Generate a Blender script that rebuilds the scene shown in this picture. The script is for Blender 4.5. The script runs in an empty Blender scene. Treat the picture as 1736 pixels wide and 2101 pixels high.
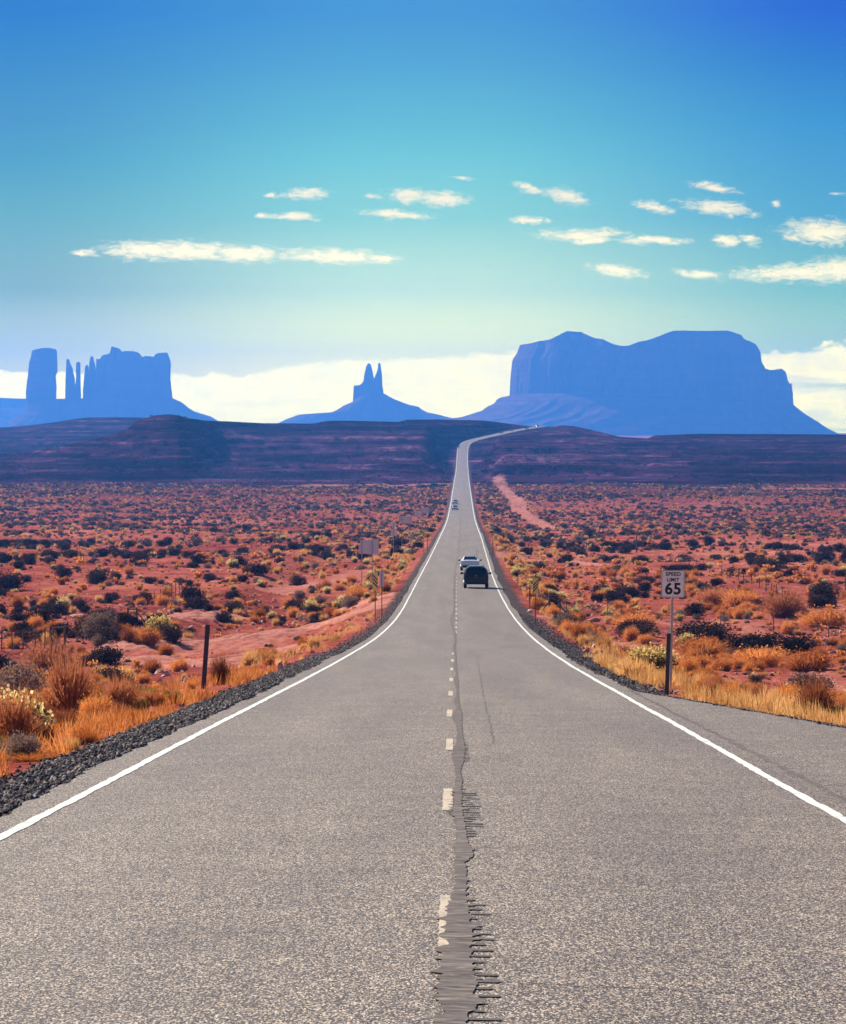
import bpy, bmesh, math, random
import numpy as np
from mathutils import Vector, Matrix

SC = bpy.context.scene
COL = SC.collection
R = math.radians

# ------------------------------------------------------------------ camera
F = 6920.0            # focal length in measuring units (picture 1736 wide)
CX, CY, HZ = 868.0, 1050.5, 875.0
PITCH = math.atan((CY - HZ) / F)
CAMZ = 1.89
cam_d = bpy.data.cameras.new("camera")
cam = bpy.data.objects.new("camera", cam_d)
COL.objects.link(cam)
cam.location = (0, 0, CAMZ)
cam.rotation_euler = (math.pi / 2 - PITCH, 0, 0)
cam_d.sensor_fit = 'HORIZONTAL'
cam_d.sensor_width = 36.0
cam_d.lens = 36.0 * F / 1736.0
cam_d.clip_start = 0.5
cam_d.clip_end = 60000
SC.camera = cam

# ------------------------------------------------------------------ light
SUN_AZ = R(-40)       # left of straight ahead
SUN_EL = R(36)
sun_dir = Vector((math.sin(SUN_AZ) * math.cos(SUN_EL), math.cos(SUN_AZ) * math.cos(SUN_EL), math.sin(SUN_EL)))
sl = bpy.data.lights.new("sun", 'SUN')
sl.energy = 5.0
sl.angle = R(0.5)
sl.color = (1.0, 0.92, 0.78)
so = bpy.data.objects.new("sun", sl)
COL.objects.link(so)
so.rotation_euler = (-sun_dir).to_track_quat('-Z', 'Y').to_euler()
so.location = (-50, 60, 80)

SC.view_settings.view_transform = 'Standard'
SC.view_settings.look = 'None'
SC.view_settings.exposure = 0.9
SC.view_settings.gamma = 1
SC.cycles.use_denoising = True
SC.cycles.max_bounces = 5
SC.cycles.diffuse_bounces = 2
SC.cycles.glossy_bounces = 2
SC.cycles.transmission_bounces = 3
SC.cycles.volume_bounces = 0
SC.cycles.transparent_max_bounces = 8
SC.cycles.sample_clamp_indirect = 6

HAZE_DENSITY = 0.0001
HAZE_COLOR = (0.08, 0.32, 1.0)

def s2l(c):
    return tuple(((v / 255) / 12.92 if v / 255 <= 0.04045 else ((v / 255 + 0.055) / 1.055) ** 2.4) for v in c)

# ------------------------------------------------------------------ node helper
class NT:
    def __init__(self, tree):
        self.t = tree
    def n(self, typ, **kw):
        nd = self.t.nodes.new(typ)
        for k, v in kw.items():
            setattr(nd, k, v)
        return nd
    def l(self, a, b):
        self.t.links.new(a, b)
    def put(self, sock, v):
        if hasattr(v, 'is_output') or isinstance(v, bpy.types.NodeSocket):
            self.t.links.new(v, sock)
        else:
            sock.default_value = v
    def math(self, op, a, b=None, c=None, clamp=False):
        m = self.n('ShaderNodeMath', operation=op)
        m.use_clamp = clamp
        self.put(m.inputs[0], a)
        if b is not None: self.put(m.inputs[1], b)
        if c is not None: self.put(m.inputs[2], c)
        return m.outputs[0]
    def vmath(self, op, a, b=None, out=0):
        m = self.n('ShaderNodeVectorMath', operation=op)
        self.put(m.inputs[0], a)
        if b is not None: self.put(m.inputs[1], b)
        return m.outputs[out]
    def mix(self, f, a, b, blend='MIX'):
        m = self.n('ShaderNodeMix', data_type='RGBA', blend_type=blend)
        self.put(m.inputs[0], f)
        self.put(m.inputs[6], a if not isinstance(a, tuple) else (*a[:3], 1))
        self.put(m.inputs[7], b if not isinstance(b, tuple) else (*b[:3], 1))
        return m.outputs[2]
    def ramp(self, f, stops, interp='LINEAR'):
        r = self.n('ShaderNodeValToRGB')
        cr = r.color_ramp
        cr.interpolation = interp
        while len(cr.elements) < len(stops):
            cr.elements.new(0.5)
        for e, (p, c) in zip(cr.elements, stops):
            e.position = p
            e.color = (*c[:3], 1) if isinstance(c, tuple) else (c, c, c, 1)
        self.put(r.inputs[0], f)
        return r.outputs[0]
    def smooth(self, v, a, b):
        m = self.n('ShaderNodeMapRange', interpolation_type='SMOOTHSTEP')
        self.put(m.inputs[0], v)
        m.inputs[1].default_value = a
        m.inputs[2].default_value = b
        return m.outputs[0]
    def noise(self, vec, scale, detail=3, rough=0.5, dist=0.0, color=False):
        m = self.n('ShaderNodeTexNoise')
        if vec is not None: self.l(vec, m.inputs['Vector'])
        m.inputs['Scale'].default_value = scale
        m.inputs['Detail'].default_value = detail
        m.inputs['Roughness'].default_value = rough
        m.inputs['Distortion'].default_value = dist
        return m.outputs[1 if color else 0]
    def comb(self, x, y, z):
        m = self.n('ShaderNodeCombineXYZ')
        self.put(m.inputs[0], x); self.put(m.inputs[1], y); self.put(m.inputs[2], z)
        return m.outputs[0]

# ------------------------------------------------------------------ world sky
world = bpy.data.worlds.new("World")
SC.world = world
world.use_nodes = True
wt = world.node_tree
wt.nodes.clear()
w = NT(wt)
SKY_S = 0.062
tc = w.n('ShaderNodeTexCoord')
sep = w.n('ShaderNodeSeparateXYZ')
w.l(tc.outputs['Generated'], sep.inputs[0])
dx, dy, dz = sep.outputs
horiz = w.math('SQRT', w.math('ADD', w.math('MULTIPLY', dx, dx), w.math('MULTIPLY', dy, dy)))
elr = w.math('DIVIDE', dz, w.math('MAXIMUM', horiz, 0.001))
azr = w.math('ARCTAN2', dx, dy)
U = w.math('MULTIPLY', azr, F)          # azimuth and elevation of the direction, in the measuring units
V = w.math('MULTIPLY', elr, F)
sky = w.n('ShaderNodeTexSky', sky_type='NISHITA')
sky.sun_disc = False
sky.sun_elevation = SUN_EL
sky.sun_rotation = SUN_AZ
sky.altitude = 1500
sky.air_density = 1.0
sky.dust_density = 0.6
sky.ozone_density = 1.5
skyc = sky.outputs[0]

def col10(c, k=1.0):
    l = s2l(c)
    return tuple(v * k / (SKY_S * 10) for v in l)
# the sky's own colour by elevation, rows measured up from the horizon line
SKY_ROWS = {   # elevation units : (left, centre, right) colour as linear light
    0: ((2.0688, 1.6888, 0.0143), (3.3602, 2.7359, 0.011), (1.9499, 1.9795, 0.0132)),
    100: ((1.8807, 1.5353, 0.013), (3.0547, 2.4872, 0.01), (1.7726, 1.7995, 0.012)),
    175: ((1.114, 1.0691, 0.0108), (2.2386, 2.0949, 0.0624), (0.9612, 1.2571, 0.01)),
    275: ((0.4127, 0.562, 0.01), (1.0576, 1.2941, 0.3891), (0.3683, 0.7977, 0.1951)),
    425: ((0.1882, 0.4689, 0.2071), (0.3949, 0.8425, 0.4466), (0.1115, 0.4558, 0.4137)),
    535: ((0.0886, 0.3569, 0.2963), (0.2353, 0.6996, 0.5063), (0.0704, 0.3567, 0.4719)),
    615: ((0.0738, 0.2894, 0.3437), (0.1566, 0.556, 0.4981), (0.041, 0.305, 0.4962)),
    740: ((0.0374, 0.2212, 0.397), (0.0951, 0.3866, 0.5183), (0.0186, 0.1774, 0.4996)),
    845: ((0.0135, 0.1672, 0.4552), (0.0623, 0.2959, 0.5361), (0.01, 0.089, 0.5706)),
    900: ((0.0135, 0.1672, 0.4552), (0.0623, 0.2959, 0.5361), (0.01, 0.089, 0.5706)),
}
EXP = 2 ** SC.view_settings.exposure
vmax = 1000.0
def rampfor(i):
    return w.ramp(w.math('DIVIDE', V, vmax, clamp=True),
                  [(k / vmax, tuple(c / EXP / 8.0 for c in v[i])) for k, v in sorted(SKY_ROWS.items())])
left, mid, right = rampfor(0), rampfor(1), rampfor(2)
fl = w.smooth(U, -868, -50)
fr = w.smooth(U, 50, 900)
grade = w.mix(fr, w.mix(fl, left, mid), right)
grade = w.mix(1.0, grade, (8.0 / SKY_S,) * 3, 'MULTIPLY')
high = w.math('MULTIPLY', w.smooth(V, 900, 2600), 1.0)
base = w.mix(high, grade, skyc)

# clouds of the sky: centre x, centre row, half width, half height, tilt
CL = [(557, 401, 16, 6, 0), (625, 399, 42, 12, -.06), (545, 444, 16, 6, 0), (607, 446, 45, 8, .05),
      (180, 521, 25, 6.5, .03), (300, 516, 84, 17, 0), (390, 516, 120, 19, .02), (500, 521, 84, 16, .03),
      (685, 526, 110, 14, .04), (785, 531, 28, 8, .08), (840, 402, 40, 15, .02), (905, 408, 52, 14, .06),
      (770, 402, 22, 8, .1), (812, 440, 62, 8, .06), (1085, 387, 26, 10, .25), (1158, 404, 42, 13, .25),
      (1083, 453, 34, 7, .05), (1195, 483, 82, 11, -.02), (1208, 492, 38, 8, 0), (1343, 496, 66, 9, .03),
      (1342, 429, 36, 10, .2), (1460, 389, 46, 8, .17), (1475, 430, 64, 13, .15), (1492, 496, 24, 12, .1),
      (1534, 493, 28, 13, .45), (1585, 421, 20, 8, .1), (1690, 480, 84, 24, .06), (1622, 491, 32, 11, .1),
      (1640, 562, 140, 16, -.03), (1720, 558, 84, 24, 0), (1265, 557, 52, 13, .14), (1430, 565, 46, 8, .11),
      (1710, 402, 30, 5, .05), (950, 367, 30, 5, .1)]
THIN = {(1710, 402), (950, 367), (1585, 421), (1622, 491), (770, 402), (1534, 493)}
FAINT = {6.0: 1}
p = w.comb(U, V, 0.0)
warp = w.vmath('SUBTRACT', w.noise(w.vmath('MULTIPLY', p, (0.018, 0.045, 1)), 1.0, 4, 0.6, 0, True), (0.5, 0.5, 0.5))
warp = w.vmath('MULTIPLY', warp, (60, 22, 0))
pw = w.vmath('ADD', p, warp)
field = None
for (x, y, a, b, tl) in CL:
    d = w.vmath('SUBTRACT', pw, (x - CX, HZ - y, 0))
    m = w.n('ShaderNodeVectorRotate', rotation_type='Z_AXIS')
    w.l(d, m.inputs[0]); m.inputs['Angle'].default_value = tl
    d = w.vmath('MULTIPLY', m.outputs[0], (1 / a, 1 / b, 0))
    ln = w.vmath('LENGTH', d, None, 1)
    if (x, y) in THIN: ln = w.math('ADD', ln, .42)
    field = ln if field is None else w.math('MINIMUM', field, ln)
fine = w.noise(w.vmath('MULTIPLY', p, (0.042, 0.12, 1)), 1.0, 7, 0.68, .6)
fz = w.math('ADD', field, w.math('MULTIPLY', w.math('SUBTRACT', fine, 0.5), 2.5))
cmask = w.math('MULTIPLY', w.smooth(fz, 1.45, 0.12), 0.95)
# cloud bank low over the horizon
TOP = [(-900, 758), (-860, 762), (-700, 766), (-500, 770), (-330, 768), (-270, 750), (-180, 740), (-60, 736), (60, 733),
       (165, 722), (250, 728), (500, 730), (690, 726), (760, 722), (840, 708), (900, 704)]
def t01(u): return (u + 1000) / 2000
tr = w.ramp(w.math('DIVIDE', w.math('ADD', U, 1000), 2000, clamp=True), [(t01(u), (HZ - r) / 300) for u, r in TOP])
topv = w.math('MULTIPLY', tr, 300.0)
puff = w.noise(w.vmath('MULTIPLY', p, (0.020, 0.036, 1)), 1.0, 6, 0.6)
edge = w.math('SUBTRACT', w.math('ADD', topv, w.math('MULTIPLY', w.math('SUBTRACT', puff, 0.5), 52)), V)
bank = w.smooth(edge, -3, 6)
streak = w.noise(w.vmath('MULTIPLY', p, (0.0035, 0.055, 1)), 1.0, 3, 0.5)
thin = w.math('MULTIPLY', w.smooth(edge, 30, 90), w.smooth(streak, 0.52, 0.62))
rightside = w.smooth(U, 560, 700)
thin = w.math('MULTIPLY', thin, w.math('ADD', 0.35, w.math('MULTIPLY', rightside, 0.5)))
bank = w.math('MULTIPLY', bank, w.math('SUBTRACT', 1.0, thin))
soft = w.math('MULTIPLY', w.smooth(V, 8, 55), 1.0)
bank = w.math('MULTIPLY', bank, w.math('ADD', 0.75, w.math('MULTIPLY', soft, 0.25)))
k = 1 / EXP / SKY_S
bankc = w.mix(w.math('MULTIPLY', w.smooth(puff, .35, .65), .5), tuple(c * k for c in (3.9, 3.1, .20)), tuple(c * k for c in (3.4, 2.6, .12)))
cl_lo = tuple(c * k for c in (2.1, 1.7, 0.55)); cl_hi = tuple(c * k for c in (1.45, 1.2, 0.55))
cloudc = w.mix(w.smooth(V, 290, 500), cl_lo, cl_hi)
front = w.math('GREATER_THAN', dy, 0.0)
c1 = w.mix(w.math('MULTIPLY', cmask, front), base, cloudc)
fold = w.noise(w.vmath('MULTIPLY', p, (0.009, 0.030, 1)), 1.0, 6, 0.62, .5)
bankc = w.mix(w.math('MULTIPLY', w.smooth(fold, .42, .62), w.math('ADD', .16, w.math('MULTIPLY', rightside, .34))), bankc, tuple(c * k for c in (1.9, 1.75, .62)))
c2 = w.mix(w.math('MULTIPLY', bank, front), c1, bankc)
below = w.smooth(V, -600, -100)
c3 = w.mix(below, (0.6, 0.35, 0.25), c2)
bg = w.n('ShaderNodeBackground')
w.l(c3, bg.inputs[0])
bg.inputs[1].default_value = SKY_S
wo = w.n('ShaderNodeOutputWorld')
w.l(bg.outputs[0], wo.inputs[0])
world.cycles.sampling_method = 'MANUAL'
world.cycles.sample_map_resolution = 1024

# ------------------------------------------------------------------ scene helpers
def tag(o, label=None, cat=None, group=None, kind=None):
    if label: o["label"] = label
    if cat: o["category"] = cat
    if group: o["group"] = group
    if kind: o["kind"] = kind
    return o

def link(o, parent=None):
    COL.objects.link(o)
    if parent: o.parent = parent
    return o

def empty(name, loc=(0, 0, 0), rz=0.0):
    o = bpy.data.objects.new(name, None)
    o.empty_display_size = 0.3
    link(o)
    o.location = loc
    o.rotation_euler = (0, 0, rz)
    return o

def mesh_np(name, verts, faces, mats=(), midx=None, smooth=False):
    """verts (n,3) array, faces: array (m,3|4) or list of such arrays"""
    me = bpy.data.meshes.new(name)
    if not isinstance(faces, list): faces = [faces]
    faces = [np.asarray(f, dtype=np.int32) for f in faces if len(f)]
    verts = np.asarray(verts, dtype=np.float32)
    me.vertices.add(len(verts))
    me.vertices.foreach_set("co", verts.ravel())
    loops = np.concatenate([f.ravel() for f in faces])
    tot = np.concatenate([np.full(len(f), f.shape[1], dtype=np.int32) for f in faces])
    start = np.concatenate([[0], np.cumsum(tot)[:-1]]).astype(np.int32)
    me.loops.add(len(loops))
    me.loops.foreach_set("vertex_index", loops)
    me.polygons.add(len(tot))
    me.polygons.foreach_set("loop_start", start)
    me.polygons.foreach_set("loop_total", tot)
    for m in mats: me.materials.append(m)
    if midx is not None:
        me.polygons.foreach_set("material_index", np.asarray(midx, dtype=np.int32))
    me.polygons.foreach_set("use_smooth", np.full(len(tot), bool(smooth)))
    me.update(calc_edges=True)
    return me

def obj_np(name, verts, faces, mats=(), parent=None, **kw):
    if not isinstance(mats, (list, tuple)): mats = [mats]
    return link(bpy.data.objects.new(name, mesh_np(name, verts, faces, mats, **kw)), parent)

def obj_bm(name, bm, mat, parent=None, smooth=False, bevel=0.0):
    if bevel > 0:
        bmesh.ops.bevel(bm, geom=list(bm.edges), offset=bevel, segments=2, affect='EDGES', clamp_overlap=True)
    bmesh.ops.recalc_face_normals(bm, faces=list(bm.faces))
    me = bpy.data.meshes.new(name)
    bm.to_mesh(me)
    bm.free()
    for m in (mat if isinstance(mat, (list, tuple)) else [mat]): me.materials.append(m)
    for pl in me.polygons: pl.use_smooth = smooth
    return link(bpy.data.objects.new(name, me), parent)

def bm_box(bm, c, s, rot=None):
    m = Matrix.Translation(c)
    if rot is not None: m = m @ rot
    m = m @ Matrix.Diagonal((*s, 1))
    return bmesh.ops.create_cube(bm, size=1.0, matrix=m)['verts']

def bm_cyl(bm, p0, p1, r0, r1=None, seg=10):
    p0, p1 = Vector(p0), Vector(p1)
    d = p1 - p0
    m = Matrix.Translation((p0 + p1) / 2) @ d.to_track_quat('Z', 'Y').to_matrix().to_4x4()
    bmesh.ops.create_cone(bm, cap_ends=True, segments=seg, radius1=r0, radius2=r0 if r1 is None else r1, depth=d.length, matrix=m)

# ------------------------------------------------------------------ numeric noise
def _h(ix, iy, s):
    n = (ix.astype(np.int64) * 374761393 + iy.astype(np.int64) * 668265263 + s * 1442695041) & 0xffffffff
    n = ((n ^ (n >> 13)) * 1274126177) & 0xffffffff
    n = n ^ (n >> 16)
    return (n & 0xffff) / 65535.0
def vn(x, y, s=0):
    x = np.asarray(x, dtype=float); y = np.asarray(y, dtype=float)
    ix = np.floor(x); iy = np.floor(y)
    fx = x - ix; fy = y - iy
    fx = fx * fx * (3 - 2 * fx); fy = fy * fy * (3 - 2 * fy)
    a = _h(ix, iy, s); b = _h(ix + 1, iy, s); c = _h(ix, iy + 1, s); d = _h(ix + 1, iy + 1, s)
    return (a + (b - a) * fx + (c - a) * fy + (a - b - c + d) * fx * fy) * 2 - 1
def fbm(x, y, s=0, o=4, g=0.5):
    t = 0; amp = 1; nrm = 0
    for i in range(o):
        ca_, sa_ = math.cos(.6 + 1.1 * i), math.sin(.6 + 1.1 * i)
        t = t + amp * vn((x * ca_ - y * sa_) * 2 ** i + 17.3 * i, (x * sa_ + y * ca_) * 2 ** i - 9.1 * i, s + i)
        nrm += amp; amp *= g
    return t / nrm
def sstep(a, b, x):
    t = np.clip((np.asarray(x, dtype=float) - a) / (b - a), 0, 1)
    return t * t * (3 - 2 * t)
def pchip(xs, ys):
    xs = np.array(xs, float); ys = np.array(ys, float)
    h = np.diff(xs); dl = np.diff(ys) / h
    m = np.zeros(len(xs))
    m[0], m[-1] = dl[0], dl[-1]
    for i in range(1, len(xs) - 1):
        if dl[i - 1] * dl[i] > 0:
            w1 = 2 * h[i] + h[i - 1]; w2 = h[i] + 2 * h[i - 1]
            m[i] = (w1 + w2) / (w1 / dl[i - 1] + w2 / dl[i])
    def f(x):
        x = np.asarray(x, float)
        i = np.clip(np.searchsorted(xs, x) - 1, 0, len(xs) - 2)
        t = (x - xs[i]) / h[i]
        t = np.clip(t, -5, 5)
        return ((1 + 2 * t) * (1 - t) ** 2 * ys[i] + t * (1 - t) ** 2 * h[i] * m[i] +
                t * t * (3 - 2 * t) * ys[i + 1] + t * t * (t - 1) * h[i] * m[i + 1])
    return f

# ------------------------------------------------------------------ measured road line
ROAD_Z = [(-80, 2.24), (0, -1.89), (50, -4.47), (102, -7.15), (135, -8.75), (170, -10.3), (217, -12.0), (270, -13.4), (330, -14.7),
          (427, -16.5), (594, -19.35), (760, -22.4), (914, -24.6), (1153, -25.9), (1547, -26.7), (1900, -27.0), (2120, -26.2),
          (2260, -23.4), (2384, -19.0), (2479, -14.2), (2520, -11.2), (2560, -8.6), (2600, -6.2), (2650, -3.4), (2700, -1.2),
          (2740, 0.0), (2800, -1.2), (3000, -9), (3400, -20)]
ROAD_X = [(-80, -.72), (0, -.06), (27.7, .13), (44, .28), (65, .48), (102, .84), (170, 1.62), (217, 2.1), (270, 2.6), (330, 3.25),
          (427, 4.5), (594, 6.6), (914, 10.35), (1153, 13.15), (1547, 17.7), (2120, 24.6), (2384, 27.9), (2470, 29.6), (2500, 31.5),
          (2530, 36.5), (2560, 45), (2600, 57), (2650, 71), (2700, 86), (2740, 98), (2800, 117), (3000, 182), (3400, 300)]
Hrel = pchip(*zip(*ROAD_Z)); XC = pchip(*zip(*ROAD_X))
def H(Y): return Hrel(Y) + CAMZ

FWD = np.array([0, math.cos(PITCH), -math.sin(PITCH)])
UPV = np.array([0, math.sin(PITCH), math.cos(PITCH)])
RGT = np.array([1.0, 0, 0])
def ray(x, y):
    d = FWD + UPV * (CY - y) / F + RGT * (x - CX) / F
    return d / d[1]
def P(x, y, Y):
    d = ray(x, y)
    return np.array([d[0] * Y, Y, CAMZ + d[2] * Y])
def row_z(y, Y):
    return P(CX, y, Y)[2]

# ------------------------------------------------------------------ hills: measured skyline
SKYL = [(-500, 878, 2500), (-150, 892, 2350), (0, 932, 2150), (60, 926, 2120), (110, 918, 2100), (170, 906, 2060), (225, 893, 2020), (262, 880, 2000), (276, 866, 2000),
        (286, 862, 2000), (318, 852, 2000), (345, 850, 2000), (362, 851, 2000), (385, 857, 2010), (412, 861, 2060), (450, 863, 2250), (545, 868, 2500), (640, 869, 2520),
        (674, 863, 2500), (720, 863, 2500), (817, 865.5, 2520), (834, 861, 2560), (900, 860.5, 2600), (1022, 863, 2640), (1090, 869, 2700),
        (1110, 874, 2740), (1131, 874, 2740), (1150, 872, 2700), (1176, 873.5, 2600), (1211, 881, 2500), (1249, 890, 2440), (1272, 896, 2420), (1329, 899.5, 2420),
        (1343, 893, 2440), (1437, 890, 2500), (1578, 890.5, 2500), (1736, 891.5, 2500), (1900, 889, 2500), (2300, 884, 2500)]
_sx = np.array([s[0] for s in SKYL], float)
def sky_row(u): return np.interp(u, _sx, [s[1] for s in SKYL])
def crest_Y(u): return np.interp(u, _sx, [s[2] for s in SKYL])

_yr = np.linspace(2495, 2742, 400)
_ur = CX + XC(_yr) / _yr * F
_rr = HZ - Hrel(_yr) / _yr * F
def terr(t, n, k=0.75):
    q = t * n
    i = np.floor(q); f = q - i
    return ((1 - k) * q + k * (i + sstep(0.86, 1.0, f))) / n

TURN = [(20, 12.5), (30, 9.2), (38, 8.0), (45, 7.15), (51.7, 6.5), (56.5, 6.1), (60, 5.78), (66, 5.25), (70, 4.9), (75, 4.45), (80, 4.2)]
def turn_off(Y):       # how far the paved turnout reaches right of the road's centre
    return np.interp(Y, [a for a, b in TURN], [b for a, b in TURN]) - XC(Y)

def G(X, Y, coarse=False):
    X = np.asarray(X, float); Y = np.asarray(Y, float)
    X, Y = np.broadcast_arrays(X, Y)
    zr = H(Y)
    s = X - XC(Y)
    pad = np.where(s > 0, np.where(Y < 80, np.maximum(4.15, turn_off(Y) + .1), 4.15), 4.15)
    a = np.abs(s) - pad
    dmax = np.interp(Y, [0, 60, 110, 170, 300, 700, 1200, 2000, 2600], [.55, .6, 1.1, 1.9, 2.0, 1.3, .7, .5, .6])
    dmax = np.where(s > 0, dmax * np.interp(Y, [0, 80, 200, 400], [1.0, 1.0, 1.25, 1.1]), dmax)
    drop = 0.05 + np.clip(a, 0, 1.3) * 0.16 + dmax * sstep(1.0, 7.5, a)
    crown = .018 * np.minimum(np.abs(s), 4.2)
    under = np.interp(Y, [0, 300, 900], [.035, .06, .14])
    z = zr - crown - np.where(a < 0, under, under + drop - .05)
    rough = sstep(0.6, 5, a)
    far = sstep(6, 30, a)
    z = z + rough * (fbm(X / 1.5, Y / 1.9, 3, 3) * .17 + fbm(X / 7, Y / 7, 7, 3) * .30) + far * (fbm(X / 45, Y / 60, 11, 4) * 1.4)
    z = z + far * sstep(250, 700, Y) * fbm(X / 160, Y / 220, 21, 3) * 2.0
    # gully banks left of the road
    bank = sstep(-14, -20, X) * (sstep(176, 181, Y + 3 * vn(X / 6, Y * 0 + 2, 5)) * .75 + sstep(206, 212, Y + 4 * vn(X / 7, Y * 0 + 5, 6)) * .85)
    z = z + bank - sstep(-12, -24, X) * sstep(110, 172, Y) * 0.9
    # right bank under the speed sign fades into a shallow ditch
    z = z - sstep(9, 14, X) * sstep(60, 100, Y) * (1 - sstep(150, 190, Y)) * .5
    # hills
    if np.any(Y > 1450):
        u = CX + X / np.maximum(Y, 1) * F
        yb = 1640 + 90 * fbm(u / 130, Y * 0, 31, 3) + 230 * sstep(365, 470, u) * (1 - sstep(640, 860, u)) - 60 * sstep(250, 60, u)
        yc = crest_Y(u)
        t = np.clip((Y - yb) / (yc - yb), 0, 1)
        zc = CAMZ - (sky_row(u) - HZ) / F * yc
        zb = H(np.minimum(yb, 1640)) - .6
        gully = fbm(u / 46 + 1.1 * fbm(u / 90, Y / 220, 44, 2), Y / 260, 41, 3)
        tn = np.clip(t + (gully * .035 + fbm(u / 19, Y / 70, 47, 3) * .022) * np.sin(np.pi * np.clip(t, 0, 1)) ** .7, 0, 1)
        leftpk = np.exp(-((u - 330) / 150) ** 2)
        ph = .05 * fbm(u / 210, Y * 0 + 3, 48, 3)
        hill = leftpk * terr(tn, 9, .9) + (1 - leftpk) * (np.clip(terr(np.clip(tn + ph * np.sin(np.pi * tn), 0, 1), 6, .55), 0, 1))
        ww_ = np.sin(np.pi * np.clip(t, 0, 1)) ** .6
        hill = hill ** (1 + .35 * leftpk)
        zh = zb + (zc - zb) * hill + ww_ * (1 - .6 * leftpk) * (fbm(X / 150 + Y / 400, Y / 44, 51, 4) * 3.0 + fbm(X / 26, Y / 13, 53, 3) * .8)
        after = np.clip(Y - yc, 0, None)
        zh = zh - np.minimum(after * .035, 30)
        k = sstep(0, .05, t)
        zmix = z * (1 - k) + zh * k
        # nothing nearer may stand in front of the climbing bend
        rowcap = np.interp(u, _ur, _rr) + 4 + (np.interp(u, _ur, _yr) - Y) * .028
        zcap = CAMZ - (rowcap - HZ) / F * Y
        inb = (u > 948) & (Y < np.interp(u, _ur, _yr))
        wcap = np.where(inb, sstep(948, 958, u) * (1 - sstep(1112, 1150, u)), 0)
        z = z * 1.0
        zmix = zmix * (1 - wcap) + np.minimum(zmix, zcap) * wcap
        # the road's cutting through the slopes
        c = sstep(7.0, 28, np.abs(s))
        c = np.where(Y > 2480, sstep(7.0, 19, np.abs(s)), c)
        zl = zr - .22 - .25 * sstep(4.2, 6, np.abs(s))
        z = np.where(Y > 1550, zl * (1 - c) + zmix * c, z)
    return z

def ground_pt(x, y, y0=12, y1=2700):
    """where the line of sight through picture point (x, y) first meets the ground"""
    Ys = np.geomspace(y0, y1, 5000)
    d = ray(x, y)
    g = G(d[0] * Ys, Ys)
    zz = CAMZ + d[2] * Ys
    i = np.argmax(zz < g)
    if not (zz < g).any(): i = len(Ys) - 1
    Y = Ys[i]
    return Vector((d[0] * Y, Y, float(g[i])))
def px(Y): return Y / F      # metres per picture unit at that distance

exec_stage = True
# ------------------------------------------------------------------ materials
def new_mat(name):
    m = bpy.data.materials.new(name)
    m.use_nodes = True
    t = m.node_tree
    t.nodes.clear()
    n = NT(t)
    out = n.n('ShaderNodeOutputMaterial')
    b = n.n('ShaderNodeBsdfPrincipled')
    n.l(b.outputs[0], out.inputs[0])
    return m, n, b, out

def set_b(b, **kw):
    for k, v in kw.items():
        b.inputs[k].default_value = v

def simple(name, col, rough=0.6, var=0.15, scale=20, metal=0.0, spec=0.5, coat=0.0, bump=0.0):
    m, n, b, o = new_mat(name)
    t = n.n('ShaderNodeTexCoord')
    nz = n.noise(t.outputs['Object'], scale, 4, .6)
    a = tuple(c * (1 - var) for c in col); c2 = tuple(min(1, c * (1 + var)) for c in col)
    n.l(n.ramp(nz, [(.3, a), (.7, c2)]), b.inputs['Base Color'])
    set_b(b, Roughness=rough, Metallic=metal)
    b.inputs['Specular IOR Level'].default_value = spec
    b.inputs['Coat Weight'].default_value = coat
    b.inputs['Coat Roughness'].default_value = .03
    if bump:
        bp = n.n('ShaderNodeBump'); bp.inputs['Strength'].default_value = bump; bp.inputs['Distance'].default_value = .01
        n.l(nz, bp.inputs['Height']); n.l(bp.outputs[0], b.inputs['Normal'])
    return m

def leafy(name, c1, c2, trans=0.4, scale=3.0):
    m, n, b, o = new_mat(name)
    t = n.n('ShaderNodeTexCoord')
    oi = n.n('ShaderNodeObjectInfo')
    nz = n.noise(t.outputs['Object'], scale, 3, .6)
    f = n.math('ADD', n.math('MULTIPLY', nz, .75), n.math('MULTIPLY', oi.outputs['Random'], .35))
    col = n.ramp(f, [(.28, c1), (.78, c2)])
    n.l(col, b.inputs['Base Color'])
    set_b(b, Roughness=.8)
    b.inputs['Specular IOR Level'].default_value = .03
    tr = n.n('ShaderNodeBsdfTranslucent')
    n.l(col, tr.inputs[0])
    mx = n.n('ShaderNodeMixShader')
    mx.inputs[0].default_value = trans
    n.l(b.outputs[0], mx.inputs[1]); n.l(tr.outputs[0], mx.inputs[2])
    n.l(mx.outputs[0], o.inputs[0])
    return m

M = {}
# ground: red soil, paler where it has been driven on, grey gravel along the road, banded brushy slopes with their shade painted in
m, n, b, o = new_mat("red_soil")
t = n.n('ShaderNodeTexCoord')
pos = t.outputs['Object']
att = n.n('ShaderNodeAttribute'); att.attribute_name = 'mask'
sp = n.n('ShaderNodeSeparateColor'); n.l(att.outputs['Color'], sp.inputs[0])
big = n.noise(pos, .018, 4, .6)
midn = n.noise(pos, .22, 5, .65)
fin = n.noise(pos, 3.0, 5, .65)
f = n.math('ADD', n.math('ADD', n.math('MULTIPLY', big, .38), n.math('MULTIPLY', midn, .42)), n.math('MULTIPLY', n.noise(pos, 1.6, 6, .72), .46))
soil = n.ramp(f, [(.43, (.052, .013, .012)), (.56, (.21, .043, .033)), (.68, (.36, .098, .070)), (.84, (.55, .25, .18))])
track = n.ramp(fin, [(.3, (.38, .13, .10)), (.7, (.58, .29, .22))])
grav = n.ramp(n.noise(pos, 9.0, 4, .7), [(.32, (.012, .009, .010)), (.5, (.065, .050, .050)), (.68, (.22, .165, .15))])
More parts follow.
